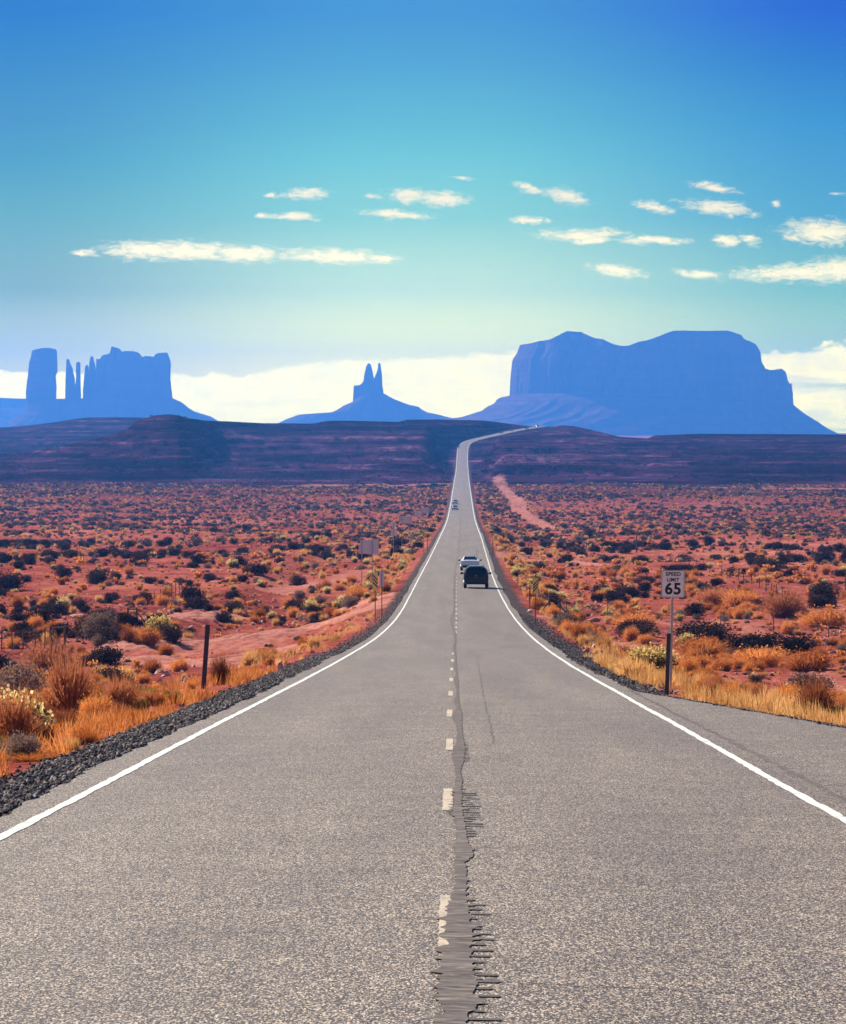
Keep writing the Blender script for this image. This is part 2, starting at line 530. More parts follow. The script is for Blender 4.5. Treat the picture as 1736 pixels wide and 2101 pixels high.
strata = n.n('ShaderNodeMapping'); n.l(pos, strata.inputs[0]); strata.inputs['Scale'].default_value = (.006, .006, .34)
sn = n.noise(strata.outputs[0], 1.0, 5, .65, .6)
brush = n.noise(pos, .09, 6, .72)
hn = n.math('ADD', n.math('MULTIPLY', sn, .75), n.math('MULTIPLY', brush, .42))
hillc = n.ramp(hn, [(.45, (.002, .0004, .003)), (.56, (.011, .003, .010)), (.66, (.054, .017, .042)), (.78, (.20, .095, .14))])  # slope shade and purple highlights are put into these band colours
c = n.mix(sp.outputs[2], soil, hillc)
c = n.mix(sp.outputs[0], c, track)
c = n.mix(sp.outputs[1], c, grav)
n.l(c, b.inputs['Base Color'])
set_b(b, Roughness=.95)
b.inputs['Specular IOR Level'].default_value = 0
bp = n.n('ShaderNodeBump'); bp.inputs['Strength'].default_value = .9; bp.inputs['Distance'].default_value = .25
hgt = n.math('ADD', n.math('MULTIPLY', fin, .5), n.math('MULTIPLY', n.noise(pos, 14, 3, .6), .18))
hgt = n.math('ADD', hgt, n.math('MULTIPLY', midn, 1.4))
n.l(hgt, bp.inputs['Height']); n.l(bp.outputs[0], b.inputs['Normal'])
M['soil'] = m

# chip-seal asphalt
m, n, b, o = new_mat("asphalt")
t = n.n('ShaderNodeTexCoord')
pos = t.outputs['Object']
gr = n.n('ShaderNodeMapping'); n.l(pos, gr.inputs[0]); gr.inputs['Scale'].default_value = (1, .30, 1)
v = n.n('ShaderNodeTexVoronoi'); n.l(gr.outputs[0], v.inputs['Vector']); v.inputs['Scale'].default_value = 120
vs = n.n('ShaderNodeSeparateColor'); n.l(v.outputs['Color'], vs.inputs[0])
sp1 = n.noise(gr.outputs[0], 110, 2, .6)
sp2 = n.noise(pos, 1.1, 4, .6)
patch = n.n('ShaderNodeMapping'); n.l(pos, patch.inputs[0]); patch.inputs['Scale'].default_value = (.9, .035, 1)
lane = n.noise(patch.outputs[0], 1.0, 3, .5)
f = n.math('ADD', n.math('MULTIPLY', vs.outputs[0], .5), n.math('MULTIPLY', sp1, .5))
agg = n.ramp(f, [(.30, (.012, .007, .010)), (.45, (.066, .048, .047)), (.60, (.215, .168, .140)), (.80, (.70, .58, .46))])
big = n.math('ADD', n.math('MULTIPLY', sp2, .5), n.math('MULTIPLY', lane, .5))
tone = n.ramp(big, [(.34, (.66, .63, .64)), (.66, (1.06, 1.04, 1.0))])
n.l(n.mix(1.0, agg, tone, 'MULTIPLY'), b.inputs['Base Color'])
set_b(b, Roughness=.75)
b.inputs['Sheen Weight'].default_value = 0
b.inputs['Sheen Roughness'].default_value = .35
b.inputs['Sheen Tint'].default_value = (1, .95, .82, 1)
b.inputs['Specular IOR Level'].default_value = .32
bp = n.n('ShaderNodeBump'); bp.inputs['Strength'].default_value = .55; bp.inputs['Distance'].default_value = .012
n.l(f, bp.inputs['Height']); n.l(bp.outputs[0], b.inputs['Normal'])
M['asphalt'] = m

def paint_mat(name, col, wear, dark=(.12, .11, .11)):
    m, n, b, o = new_mat(name)
    t = n.n('ShaderNodeTexCoord')
    nz = n.noise(t.outputs['Object'], 30, 5, .75)
    nz2 = n.noise(t.outputs['Object'], 3, 3, .6)
    f = n.math('ADD', n.math('MULTIPLY', nz, .7), n.math('MULTIPLY', nz2, .3))
    n.l(n.ramp(f, [(wear - .08, dark), (wear + .03, tuple(c * .9 for c in col)), (.75, col)]), b.inputs['Base Color'])
    set_b(b, Roughness=.55)
    return m
M['white_line'] = paint_mat("white_road_paint", (.80, .77, .69), .455)
M['yellow_line'] = paint_mat("yellow_road_paint", (.58, .45, .30), .47)
m, n, b, o = new_mat("tar_seal")
t = n.n('ShaderNodeTexCoord')
mp = n.n('ShaderNodeMapping'); n.l(t.outputs['Object'], mp.inputs[0]); mp.inputs['Scale'].default_value = (1.3, 3.2, 1)
nz = n.noise(mp.outputs[0], 4, 5, .65, .8)
n.l(n.ramp(nz, [(.32, (.060, .047, .044)), (.52, (.135, .110, .100)), (.70, (.30, .25, .21))]), b.inputs['Base Color'])
n.l(n.ramp(nz, [(.3, .6), (.7, .8)]), b.inputs['Roughness'])
b.inputs['Specular IOR Level'].default_value = .05
M['tar'] = m
M['groove'] = simple("rumble_groove", (.050, .040, .038), .9, .4, 40)

# rock of the buttes
m, n, b, o = new_mat("red_sandstone")
t = n.n('ShaderNodeTexCoord')
mp = n.n('ShaderNodeMapping'); n.l(t.outputs['Object'], mp.inputs[0]); mp.inputs['Scale'].default_value = (.03, .03, .006)
vert = n.noise(mp.outputs[0], 1, 6, .65, .4)
mp2 = n.n('ShaderNodeMapping'); n.l(t.outputs['Object'], mp2.inputs[0]); mp2.inputs['Scale'].default_value = (.003, .003, .06)
band = n.noise(mp2.outputs[0], 1, 4, .6)
f = n.math('ADD', n.math('MULTIPLY', vert, .6), n.math('MULTIPLY', band, .4))
n.l(n.ramp(f, [(.3, (.045, .020, .018)), (.5, (.11, .048, .038)), (.72, (.22, .11, .085))]), b.inputs['Base Color'])
set_b(b, Roughness=.95); b.inputs['Specular IOR Level'].default_value = 0
bp = n.n('ShaderNodeBump'); bp.inputs['Strength'].default_value = .8; bp.inputs['Distance'].default_value = 6
n.l(f, bp.inputs['Height']); n.l(bp.outputs[0], b.inputs['Normal'])
M['rock'] = m

M['sage'] = leafy("sage_leaves", (.022, .012, .012), (.105, .060, .050), .15)
M['farsage'] = leafy("far_sage_leaves", (.05, .035, .032), (.17, .115, .10), .2)
M['sage_grey'] = leafy("grey_sage_leaves", (.085, .055, .045), (.34, .22, .17), .35)
M['dry'] = leafy("dry_orange_stems", (.34, .085, .018), (.82, .34, .095), .5)
M['tan'] = leafy("tan_dry_grass", (.46, .20, .055), (.85, .50, .19), .5)
M['brownweed'] = leafy("russet_weed", (.22, .06, .026), (.62, .24, .10), .45)
M['rabbit'] = leafy("rabbitbrush_leaves", (.10, .085, .018), (.30, .22, .055), .35)
M['bloom'] = leafy("dried_yellow_bloom", (.58, .38, .10), (.92, .74, .34), .5, 8)
M['stone'] = simple("gravel_stone", (.13, .105, .100), .85, .7, 6)
m, n, b, o = new_mat("gravel_chip")
oi = n.n('ShaderNodeObjectInfo')
n.l(n.ramp(oi.outputs['Random'], [(.0, (.035, .030, .034)), (.45, (.10, .085, .085)), (.75, (.20, .16, .145)), (1.0, (.42, .33, .27))]), b.inputs['Base Color'])
set_b(b, Roughness=.85); b.inputs['Specular IOR Level'].default_value = .1
M['stone'] = m
M['palestone'] = simple("pale_stone", (.62, .56, .50), .85, .2, 6, bump=.4)
M['redstone'] = simple("red_stone", (.34, .13, .09), .9, .3, 5, bump=.5)
M['palered'] = simple("pale_red_stone", (.58, .30, .24), .9, .2, 5)
M['steel'] = simple("galvanised_steel", (.42, .40, .40), .5, .15, 12, metal=.6)
M['wood'] = simple("weathered_wood", (.11, .075, .06), .9, .4, 14, bump=.5)
M['rustpost'] = simple("rusty_steel", (.26, .085, .04), .8, .3, 18)
M['alum'] = simple("bare_aluminium_back", (.72, .68, .70), .55, .08, 6)
M['signwhite'] = simple("white_sign_sheet", (.95, .93, .88), .5, .03, 5)
M['signblack'] = simple("black_sign_ink", (.012, .012, .014), .6, .1, 10)
M['signyellow'] = simple("yellow_sign_sheet", (1.0, .70, .20), .5, .03, 8)
M['delin'] = simple("dark_delineator_plastic", (.045, .042, .05), .6, .25, 10)
M['reflect'] = simple("pale_reflector", (.78, .74, .68), .35, .06, 10)
M['carwhite'] = simple("white_car_paint", (.72, .72, .74), .35, .03, 3, coat=1.0)
M['carblack'] = simple("black_car_paint", (.003, .0028, .0035), .35, .1, 3, spec=.15, coat=.5)
M['carsilver'] = simple("silver_car_paint", (.45, .46, .48), .3, .05, 3, metal=.6, coat=1.0)
M['cardark'] = simple("dark_car_paint", (.03, .03, .038), .3, .1, 3, coat=1.0)
M['glass'] = simple("tinted_car_glass", (.004, .005, .007), .06, .1, 3, spec=.4)
M['trim'] = simple("black_car_trim", (.02, .02, .022), .7, .2, 10)
M['tyre'] = simple("tyre_rubber", (.018, .018, .018), .9, .2, 20)
M['rim'] = simple("alloy_rim", (.40, .40, .42), .35, .1, 10, metal=.8)
M['tail'] = simple("red_tail_lamp", (.30, .015, .012), .2, .1, 10, coat=.8)
M['plate'] = simple("number_plate", (.7, .7, .7), .5, .05, 10)
M['badge'] = simple("blue_oval_badge", (.10, .22, .42), .25, .05, 10, metal=.4, coat=.6)
M['chrome'] = simple("chrome_trim", (.6, .6, .62), .15, .03, 10, metal=.95)
m, n, b, o = new_mat("lit_headlamp")
set_b(b, Roughness=.3); b.inputs['Base Color'].default_value = (.9, .9, .85, 1)
b.inputs['Emission Color'].default_value = (1, .95, .85, 1); b.inputs['Emission Strength'].default_value = 30
M['lit'] = m
M['lamp'] = simple("clear_headlamp", (.45, .46, .48), .12, .05, 10, coat=1.0)

# ------------------------------------------------------------------ ground sheet
def grid_faces(nr, nc):
    i = np.arange(nr - 1)[:, None] * nc + np.arange(nc - 1)[None, :]
    return np.stack([i, i + 1, i + nc + 1, i + nc], -1).reshape(-1, 4)

ud = np.linspace(-.155, .155, 460)
uo = .155 * np.geomspace(1, 8, 20)[1:]
us = np.concatenate([-uo[::-1], ud, uo])
Ys = np.concatenate([np.linspace(-60, 8, 18), np.geomspace(9.5, 60, 120), np.geomspace(60, 165, 200)[1:], np.arange(165, 275, .36), np.geomspace(275, 400, 90), np.geomspace(400, 1500, 190)[1:],
                     np.linspace(1500, 2780, 300)[1:], np.array([2850, 2950, 3100, 3300, 3600, 4000, 4600, 5400, 6500, 8000, 10500, 13600])])
GX = us[None, :] * (Ys[:, None] + 100)
GY = np.repeat(Ys[:, None], len(us), 1)
GZ = G(GX, np.minimum(GY, 2790))
# beyond the crests the land falls to the level far plain
plain = CAMZ - 27.5
kf = sstep(2790, 3300, GY)
GZ = np.where(GY > 2700, GZ * (1 - kf) + plain * kf, GZ)
# masks: driven dirt, gravel, slope
s = GX - XC(np.minimum(GY, 3400))
pad = np.where((s > 0) & (GY < 80), np.maximum(4.15, turn_off(GY) + .1), 4.0)
a = np.abs(s) - pad
jag = .22 * vn(GX / .9, GY / 1.6, 61) + .12 * vn(GX / .3, GY / .5, 62)
wid = np.where(s < 0, np.interp(GY, [0, 60, 100, 200, 1500], [1.35, 1.25, .95, .8, .8]), np.interp(GY, [0, 75, 85, 130, 200, 1500], [.5, .5, .9, 1.25, 1.0, .7]))
gravel = 1 - sstep(wid - .12, wid + .2, a + jag)
TRACKS = [  # dirt tracks: list of picture points, half width in metres, strength
    ([(838, 1216), (800, 1222), (760, 1236), (700, 1252), (600, 1262), (480, 1268), (300, 1272)], 2.2, 1.0),
    ([(838, 1224), (790, 1240), (740, 1258), (660, 1282), (560, 1300), (430, 1318), (250, 1330)], 2.0, .9),
    ([(430, 1340), (560, 1305), (680, 1275), (790, 1232)], 3.2, .55),
    ([(250, 1352), (330, 1360), (420, 1365), (500, 1356), (560, 1340)], 2.2, .8),
    ([(1140, 1275), (1200, 1300), (1260, 1322), (1310, 1335)], 2.8, .85),
    ([(1022, 978), (1030, 1000), (1046, 1015), (1062, 1030), (1066, 1048), (1092, 1066), (1130, 1084)], 3.4, .75),
    ([(1000, 1140), (1030, 1141), (1075, 1142), (1150, 1150), (1230, 1158)], 2.6, 1.0),
    ([(560, 998), (700, 995), (800, 995), (900, 993)], 22, .6),
    ([(1500, 1000), (1620, 1003), (1800, 1004)], 14, .55),
    ([(800, 1125), (850, 1120), (880, 1112)], 3.0, .55),
    ([(1230, 1270), (1330, 1278), (1420, 1282), (1530, 1285), (1736, 1420)], 1.2, .5),
    ([(560, 1215), (640, 1200), (700, 1190), (740, 1170)], 2.4, .5),
]
trk = np.zeros_like(GX)
TRACK_PTS = []
for pts, hw, st in TRACKS:
    g = [ground_pt(x, y) for x, y in pts]
    TRACK_PTS.append((g, hw))
    for p0, p1 in zip(g[:-1], g[1:]):
        vx, vy = p1.x - p0.x, p1.y - p0.y
        L2 = vx * vx + vy * vy + 1e-6
        tt = np.clip(((GX - p0.x) * vx + (GY - p0.y) * vy) / L2, 0, 1)
        dist = np.hypot(GX - p0.x - tt * vx, GY - p0.y - tt * vy)
        dist = dist * (1 + .35 * vn(GX / (hw * 1.3), GY / (hw * 3), 71))
        trk = np.maximum(trk, st * (1 - sstep(hw * .55, hw * 1.15, dist)) * (.45 + .55 * sstep(-.3, .5, np.sin(dist * 6.6 + 2.2 * vn(GX / 5, GY / 9, 72)))))
# twin ruts pressed into the driven dirt
trk = trk * (1 - gravel)
GZ = GZ + .16 * trk * (GY < 420)
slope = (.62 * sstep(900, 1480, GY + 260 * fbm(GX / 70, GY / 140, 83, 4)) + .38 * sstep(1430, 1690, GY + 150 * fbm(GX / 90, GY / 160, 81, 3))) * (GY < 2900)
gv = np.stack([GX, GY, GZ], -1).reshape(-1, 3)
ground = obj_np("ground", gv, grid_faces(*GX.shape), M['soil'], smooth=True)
tag(ground, "red desert plain rising to dark terraced slopes", "ground", kind="structure")
ca = ground.data.color_attributes.new("mask", 'FLOAT_COLOR', 'POINT')
ca.data.foreach_set("color", np.stack([trk, gravel, slope, np.ones_like(trk)], -1).astype(np.float32).ravel())

# a second line of hills behind the left peak
hu = np.linspace(-900, 560, 260)
back_row = np.interp(hu, [-900, -300, 0, 20, 60, 110, 150, 180, 240, 290, 330, 420, 560], [880, 880, 876.5, 876, 872.5, 866.5, 860, 856.5, 855.5, 856.5, 858, 872, 884])
rows = []
for tt in np.linspace(0, 1.35, 90):
    Yb = 2550.0; Yc = 3300.0
    t1 = min(tt, 1.0)
    gul = fbm(hu / 40, hu * 0 + tt * 2.0, 91, 4)
    tn = np.clip(t1 + .09 * gul * math.sin(math.pi * t1), 0, 1)
    zc = CAMZ - (back_row - HZ) / F * Yc
    zb = CAMZ - 24
    Y = Yb + (Yc - Yb) * tt
    z = zb + (zc - zb) * terr(tn, 5, .7) - max(0, tt - 1) * 40
    rows.append(np.stack([(hu - CX) / F * Y, np.full_like(hu, Y), z], -1))
hv = np.array(rows)
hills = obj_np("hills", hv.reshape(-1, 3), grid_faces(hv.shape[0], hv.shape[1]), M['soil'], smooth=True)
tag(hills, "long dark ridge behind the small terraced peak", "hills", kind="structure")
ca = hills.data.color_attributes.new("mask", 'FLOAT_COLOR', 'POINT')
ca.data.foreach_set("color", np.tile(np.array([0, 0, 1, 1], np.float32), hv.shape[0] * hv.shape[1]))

# ------------------------------------------------------------------ road
def strip(name, offs, Yarr, mat, lift, parent=None, crown=True):
    """a band along the road; offs: list of lateral offsets (number or function of Y)"""
    xc = XC(Yarr)
    tx = np.gradient(xc, Yarr); ln = np.hypot(tx, 1)
    nx, ny = 1 / ln, -tx / ln
    cols = []
    for of in offs:
        ov = of(Yarr) if callable(of) else np.full_like(Yarr, of)
        z = H(Yarr) + lift
        if crown: z = z - .018 * np.abs(ov) * np.minimum(1, 4.2 / np.maximum(np.abs(ov), .01))
        cols.append(np.stack([xc + nx * ov, Yarr + ny * ov, z], -1))
    v = np.stack(cols, 1)
    return obj_np(name, v.reshape(-1, 3), grid_faces(v.shape[0], v.shape[1]), mat, parent, smooth=True)
RY = np.concatenate([np.linspace(-60, 10, 40), np.geomspace(10.5, 150, 420), np.geomspace(150, 1000, 200)[1:], np.linspace(1000, 2450, 150)[1:], np.linspace(2450, 2900, 150)[1:]])
def edgeL(Y): return -4.02 - (1 - sstep(90, 200, Y)) * (.07 * vn(Y / 1.3, Y * 0, 101) + .05 * vn(Y / .35, Y * 0, 102)) - .08 * vn(Y / 14, Y * 0, 106)
def edgeR(Y):
    e = 4.02 + (1 - sstep(90, 200, Y)) * (.07 * vn(Y / 1.3, Y * 0, 103) + .05 * vn(Y / .35, Y * 0, 104)) + .10 * vn(Y / 14, Y * 0, 107)
    return np.where(Y < 80, np.maximum(e, turn_off(Y) + .06 * vn(Y / .8, Y * 0, 105)), e)
def lerpedge(k):
    return lambda Y: 3.75 + (edgeR(Y) - 3.75) * k
road = strip("road", [edgeL, -3.6, -2.4, -1.2, 0, 1.2, 2.4, 3.6, lerpedge(.33), lerpedge(.66), edgeR], RY, M['asphalt'], 0.0)
tag(road, "straight two lane chip seal highway running to the hills", "road", kind="structure")
LW = .055
def wob(Y, s): return .012 * vn(Y / 9, Y * 0, s)
# edge lines
for sgn, sd in ((-1, 111), (1, 113)):
    Yl = RY[RY > -50]
    strip("edge_line", [lambda Y, q=q: sgn * 3.6 + q * (LW + .012 * vn(Y / .4, Y * 0, sd + q)) * (1 + sstep(300, 900, Y) * .6) + wob(Y, sd) for q in (-1, 1)], Yl, M['white_line'], .006, road)

# everything below is laid out in the road's own coordinates: Y along it, offset from its centre
def road_xy(x, y):
    """picture point on the road -> (Y, offset)"""
    Yq = np.geomspace(8, 1500, 6000)
    d = ray(x, y)
    i = np.argmax(CAMZ + d[2] * Yq < H(Yq))
    return Yq[i], d[0] * Yq[i] - XC(Yq[i])
# sealed crack down the middle
CRACK = [(2101, 885, 965), (2080, 905, 970), (2060, 895, 985), (2040, 888, 972), (2020, 893, 990), (1996, 900, 972), (1975, 898, 980), (1955, 913, 965), (1925, 912, 975),
         (1890, 908, 968), (1860, 915, 962), (1838, 925, 960), (1800, 933, 962), (1770, 930, 958), (1757, 932, 972), (1740, 926, 975), (1728, 934, 962), (1700, 935, 958),
         (1672, 928, 952), (1640, 930, 948), (1606, 932, 950), (1580, 934, 947), (1556, 924, 955), (1540, 926, 957), (1525, 934, 955), (1508, 937, 951), (1490, 936, 949),
         (1475, 927, 950), (1462, 928, 950), (1450, 938, 944), (1440, 930, 943), (1430, 933, 943), (1418, 937, 941), (1400, 931, 942), (1392, 930, 940), (1384, 936, 940), (1372, 929, 939),
         (1362, 931, 938), (1350, 934, 937), (1330, 927, 936), (1318, 931, 938), (1300, 930, 937), (1285, 926, 931), (1270, 922, 930), (1255, 929, 934), (1235, 931, 934.5), (1215, 929, 936),
         (1195, 931, 935), (1175, 932.5, 935), (1150, 937, 939), (1120, 941, 942.8), (1080, 943.5, 945), (1030, 944.6, 945.6), (990, 946.6, 947.3)]
cl = []
for (y, x0, x1) in CRACK:
    Y0, o0 = road_xy(x0, y); _, o1 = road_xy(x1, y)
    cl.append((Y0, o0, o1))
cl.sort()
cY = np.array([c[0] for c in cl]); c0 = np.array([c[1] for c in cl]); c1_ = np.array([c[2] for c in cl])
cm = (c0 + c1_) / 2; c0 = cm + (c0 - cm) * .84; c1_ = cm + (c1_ - cm) * .84
def comb_teeth(Y, s):
    m = np.zeros_like(Y)
    for (a0, b0) in ((13, 21.5), (29.2, 33.8)):
        m = m + ((Y > a0) & (Y < b0)) * np.maximum(0, vn(Y / .13, Y * 0, s)) ** 1.5 * .07
    return m
YS = np.concatenate([np.arange(12, 60, .035), np.arange(60, 260, .2), np.arange(260, cY[-1], 4)])
strip("tar_seal", [lambda Y: np.interp(Y, cY, c0) - comb_teeth(Y, 121) + .012 * vn(Y / .12, Y * 0, 122),
                   lambda Y: .5 * (np.interp(Y, cY, c0) + np.interp(Y, cY, c1_)),
                   lambda Y: np.interp(Y, cY, c1_) + comb_teeth(Y, 124) + .012 * vn(Y / .12, Y * 0, 125)], YS, M['tar'], .008, road)
# worn yellow dashes left of the crack
off_dash = road_xy(917, 1895)[1]
y_first = road_xy(917, 1955)[0]
k = 0
while True:
    y0 = y_first + k * 12.19
    if y0 > 330: break
    y1 = y0 + 3.5
    Yd = np.arange(y0, y1, .12)
    o_ = off_dash if k < 3 else off_dash - .02
    hw = .045
    strip("lane_dash", [lambda Y: o_ - hw + .008 * vn(Y / .1, Y * 0, 131), lambda Y: o_ + hw + .008 * vn(Y / .1, Y * 0, 132)], Yd, M['yellow_line'], .006, road)
    k += 1
# rumble grooves milled right of the crack
gm = []
rg = random.Random(5)
def grooves(ya, yb, xo0, xo1, step):
    Y = ya
    while Y < yb:
        a_, b_ = xo0 + rg.uniform(-.03, .03), xo1 + rg.uniform(-.06, .05)
        gm.append((Y, Y + step * rg.uniform(.22, .40), a_, b_))
        Y += step
ya, o0 = road_xy(968, 1955); yb, _ = road_xy(968, 1848)
o1 = road_xy(992, 1920)[1]
grooves(13.0, yb, road_xy(962, 1920)[1], o1, .30)
ya, o0 = road_xy(950, 1716); yb, _ = road_xy(950, 1625)
grooves(ya, yb, road_xy(953, 1690)[1], road_xy(977, 1690)[1], .30)
ya, o0 = road_xy(953, 1562); yb, _ = road_xy(953, 1515)
grooves(ya, yb, road_xy(950, 1540)[1], road_xy(957, 1540)[1], .30)
gv = []; gf = []
for (y0, y1, a_, b_) in gm:
    n0 = len(gv)
    for (yy, oo) in ((y0, a_), (y0, b_), ((y0 + y1) / 2, b_ + .02), (y1, b_), (y1, a_), ((y0 + y1) / 2, a_ - .015)):
        gv.append((float(XC(yy)) + oo, yy, float(H(yy)) + .006 - .018 * abs(oo)))
    gf.append([n0, n0 + 1, n0 + 2, n0 + 5]); gf.append([n0 + 5, n0 + 2, n0 + 3, n0 + 4])
rgo = obj_np("rumble_groove", np.array(gv), np.array(gf), M['groove'], road)
rgo["kind"] = "stuff"
# fine transverse and wandering cracks
cv = []; cf = []
def crack(pts, w0):
    gp = [road_xy(x, y) for x, y in pts]
    P_ = []
    for (Ya, oa), (Yb, ob) in zip(gp[:-1], gp[1:]):
        nn = max(2, int(math.hypot(Yb - Ya, ob - oa) / .3))
        for i in range(nn):
            t_ = i / nn
            P_.append((Ya + (Yb - Ya) * t_ + rg.uniform(-.05, .05), oa + (ob - oa) * t_ + rg.uniform(-.025, .025)))
    for (Ya, oa), (Yb, ob) in zip(P_[:-1], P_[1:]):
        dY, do = Yb - Ya, ob - oa
        L = math.hypot(dY, do) + 1e-6
        wd = w0 * rg.uniform(.5, 1.2)
        px_, py_ = do / L * wd, -dY / L * wd
        n0 = len(cv)
        for (yy, oo) in ((Ya + px_, oa + py_), (Yb + px_, ob + py_), (Yb - px_, ob - py_), (Ya - px_, oa - py_)):
            cv.append((float(XC(yy)) + oo, yy, float(H(yy)) + .0045 - .018 * abs(oo)))
        cf.append([n0, n0 + 1, n0 + 2, n0 + 3])
crack([(290, 1909), (400, 1906), (520, 1907), (590, 1910)], .006)
crack([(1010, 2012), (1150, 2018), (1260, 2020), (1400, 2024), (1736, 2036)], .008)
crack([(380, 1806), (520, 1808), (700, 1807)], .005)
crack([(720, 1451), (800, 1450), (900, 1452)], .02)
crack([(950, 1458), (1050, 1463), (1130, 1468), (1210, 1470)], .02)
crack([(1150, 1435), (1230, 1436), (1300, 1437)], .02)
crack([(980, 1350), (985, 1380), (995, 1440), (1005, 1480), (1014, 1525)], .006)
crack([(775, 1331), (810, 1331)], .03); crack([(768, 1343), (795, 1343)], .03)
crack([(860, 1203), (868, 1203)], .06)
crack([(945, 1148), (980, 1147), (1012, 1149)], .06)
crack([(900, 1385), (760, 1383)], .012)
obj_np("hairline_crack", np.array(cv), np.array(cf), M['groove'], road)["kind"] = "stuff"
# ragged pavement seam right of the edge line, beside the turnout
YT = np.arange(26, 74, .06)
strip("turnout_seam", [lambda Y: 3.93 + .03 * vn(Y / .5, Y * 0, 141), lambda Y: 3.985 + .04 * vn(Y / .5, Y * 0, 142) + .05 * np.maximum(0, vn(Y / 3, Y * 0, 143))], YT, M['tar'], .0065, road)

# ------------------------------------------------------------------ buttes
def prof(pts):
    x = np.array([p_[0] for p_ in pts], float); y = np.array([p_[1] for p_ in pts], float)
    return lambda q: np.interp(q, x, y)
def loft_rock(name, parent, Yd, base_row, L, Rr, top, depth, nth=140, nt=26, flute=.02, sq=3.0, seed=1):
    """cliff standing at distance Yd. L / Rr: edge x by row (row, x) lists; top: silhouette row by x"""
    mp_ = Yd / F
    Lf = prof(sorted(L)); Rf = prof(sorted(Rr))
    ltop = min(r for r, x in L); rtop = min(r for r, x in Rr)
    xl1, xr1 = float(Lf(ltop)), float(Rf(rtop))
    tf = prof(top)
    th = np.linspace(0, 2 * np.pi, nth, endpoint=False)
    ct, st_ = np.cos(th), np.sin(th)
    cx_ = np.sign(ct) * np.abs(ct) ** (2 / sq); sy_ = np.sign(st_) * np.abs(st_) ** (2 / sq)
    ww = (cx_ + 1) / 2
    xt = xl1 + (xr1 - xl1) * ww
    rings = []
    for t_ in np.linspace(0, 1, nt):
        rowt = tf(xt)
        row = base_row + (rowt - base_row) * t_
        xl = Lf(row); xr = Rf(row)
        x = xl + (xr - xl) * ww
        fl = flute * (fbm(th * 9 + seed, th * 0 + t_ * 1.2, seed, 4)) * np.abs(sy_)
        yv = Yd + depth * (sy_ * (1 - .06 * t_) * (1 + fl * 3.0))
        X = (x - CX) * mp_
        Z = CAMZ - (row - HZ) * mp_
        rings.append(np.stack([X, yv, Z], -1))
    # cap
    for q in (.85, .6, .3, .02):
        x = xt
        r = rings[nt - 1].copy()
        r[:, 1] = Yd + (r[:, 1] - Yd) * q
        rings.append(r)
    v = np.array(rings)
    nr = v.shape[0]
    i = np.arange(nr - 1)[:, None] * nth + np.arange(nth)[None, :]
    j = np.arange(nr - 1)[:, None] * nth + (np.arange(nth)[None, :] + 1) % nth
    f_ = np.stack([i, j, j + nth, i + nth], -1).reshape(-1, 4)
    return obj_np(name, v.reshape(-1, 3), f_, M['rock'], parent, smooth=False)
def loft_talus(name, parent, Yd, Lp, Rp, depth, nth=160, nt=22, seed=3, bottom=905):
    """skirt of fallen rock. Lp / Rp: (row, x) of the left and right outline from top to foot"""
    mp_ = Yd / F
    Lp = sorted(Lp); Rp = sorted(Rp)
    Lp = Lp + [(bottom + 12, Lp[-1][1] - 60)]; Rp = Rp + [(bottom + 12, Rp[-1][1] + 60)]
    Lf = prof(Lp); Rf = prof(Rp)
    r0 = Lp[0][0]; r1 = Rp[0][0]
    th = np.linspace(0, 2 * np.pi, nth, endpoint=False)
    ct, st_ = np.cos(th), np.sin(th)
    cx_ = np.sign(ct) * np.abs(ct) ** .75; sy_ = np.sign(st_) * np.abs(st_) ** .75
    ww = (cx_ + 1) / 2
    rings = []
    for t_ in np.linspace(0, 1, nt):
        topr = r0 + (r1 - r0) * ww
        row = topr + (bottom + 12 - topr) * t_
        xl = Lf(r0 + (bottom + 12 - r0) * t_); xr = Rf(r1 + (bottom + 12 - r1) * t_)
        x = xl + (xr - xl) * ww
        grow = t_ ** .8
        g_ = fbm(th * 14 + 1.5 * t_, th * 0 + t_ * 2.5, seed, 4)
        yv = Yd + sy_ * (depth * (1.02 + .55 * grow) * (1 + .05 * g_ * np.sin(np.pi * min(1, t_ + .1)) * np.abs(sy_)))
        rr = row - 2.0 * g_ * np.sin(np.pi * t_) * np.abs(sy_)
        rings.append(np.stack([(x - CX) * mp_, yv, CAMZ - (rr - HZ) * mp_], -1))
    cap = []
    for q in (.7, .35, .02):
        r = rings[0].copy(); r[:, 1] = Yd + (r[:, 1] - Yd) * q
        cap.append(r)
    v = np.array(cap[::-1] + rings)
    nr = v.shape[0]
    i = np.arange(nr - 1)[:, None] * nth + np.arange(nth)[None, :]
    j = np.arange(nr - 1)[:, None] * nth + (np.arange(nth)[None, :] + 1) % nth
    f_ = np.stack([i, i + nth, j + nth, j], -1).reshape(-1, 4)
    return obj_np(name, v.reshape(-1, 3), f_, M['rock'], parent, smooth=False)

def A(pts): return [(x * .27474, 667.7 + y * .27474) for x, y in pts]            # left group
def B(pts): return [(545.1 + x * .3532, 715.4 + y * .3532) for x, y in pts]      # middle
def C3(pts): return [(919.8 + x * .4702, 654.1 + y * .4702) for x, y in pts]     # right
def rx(pts): return [(y, x) for x, y in pts]

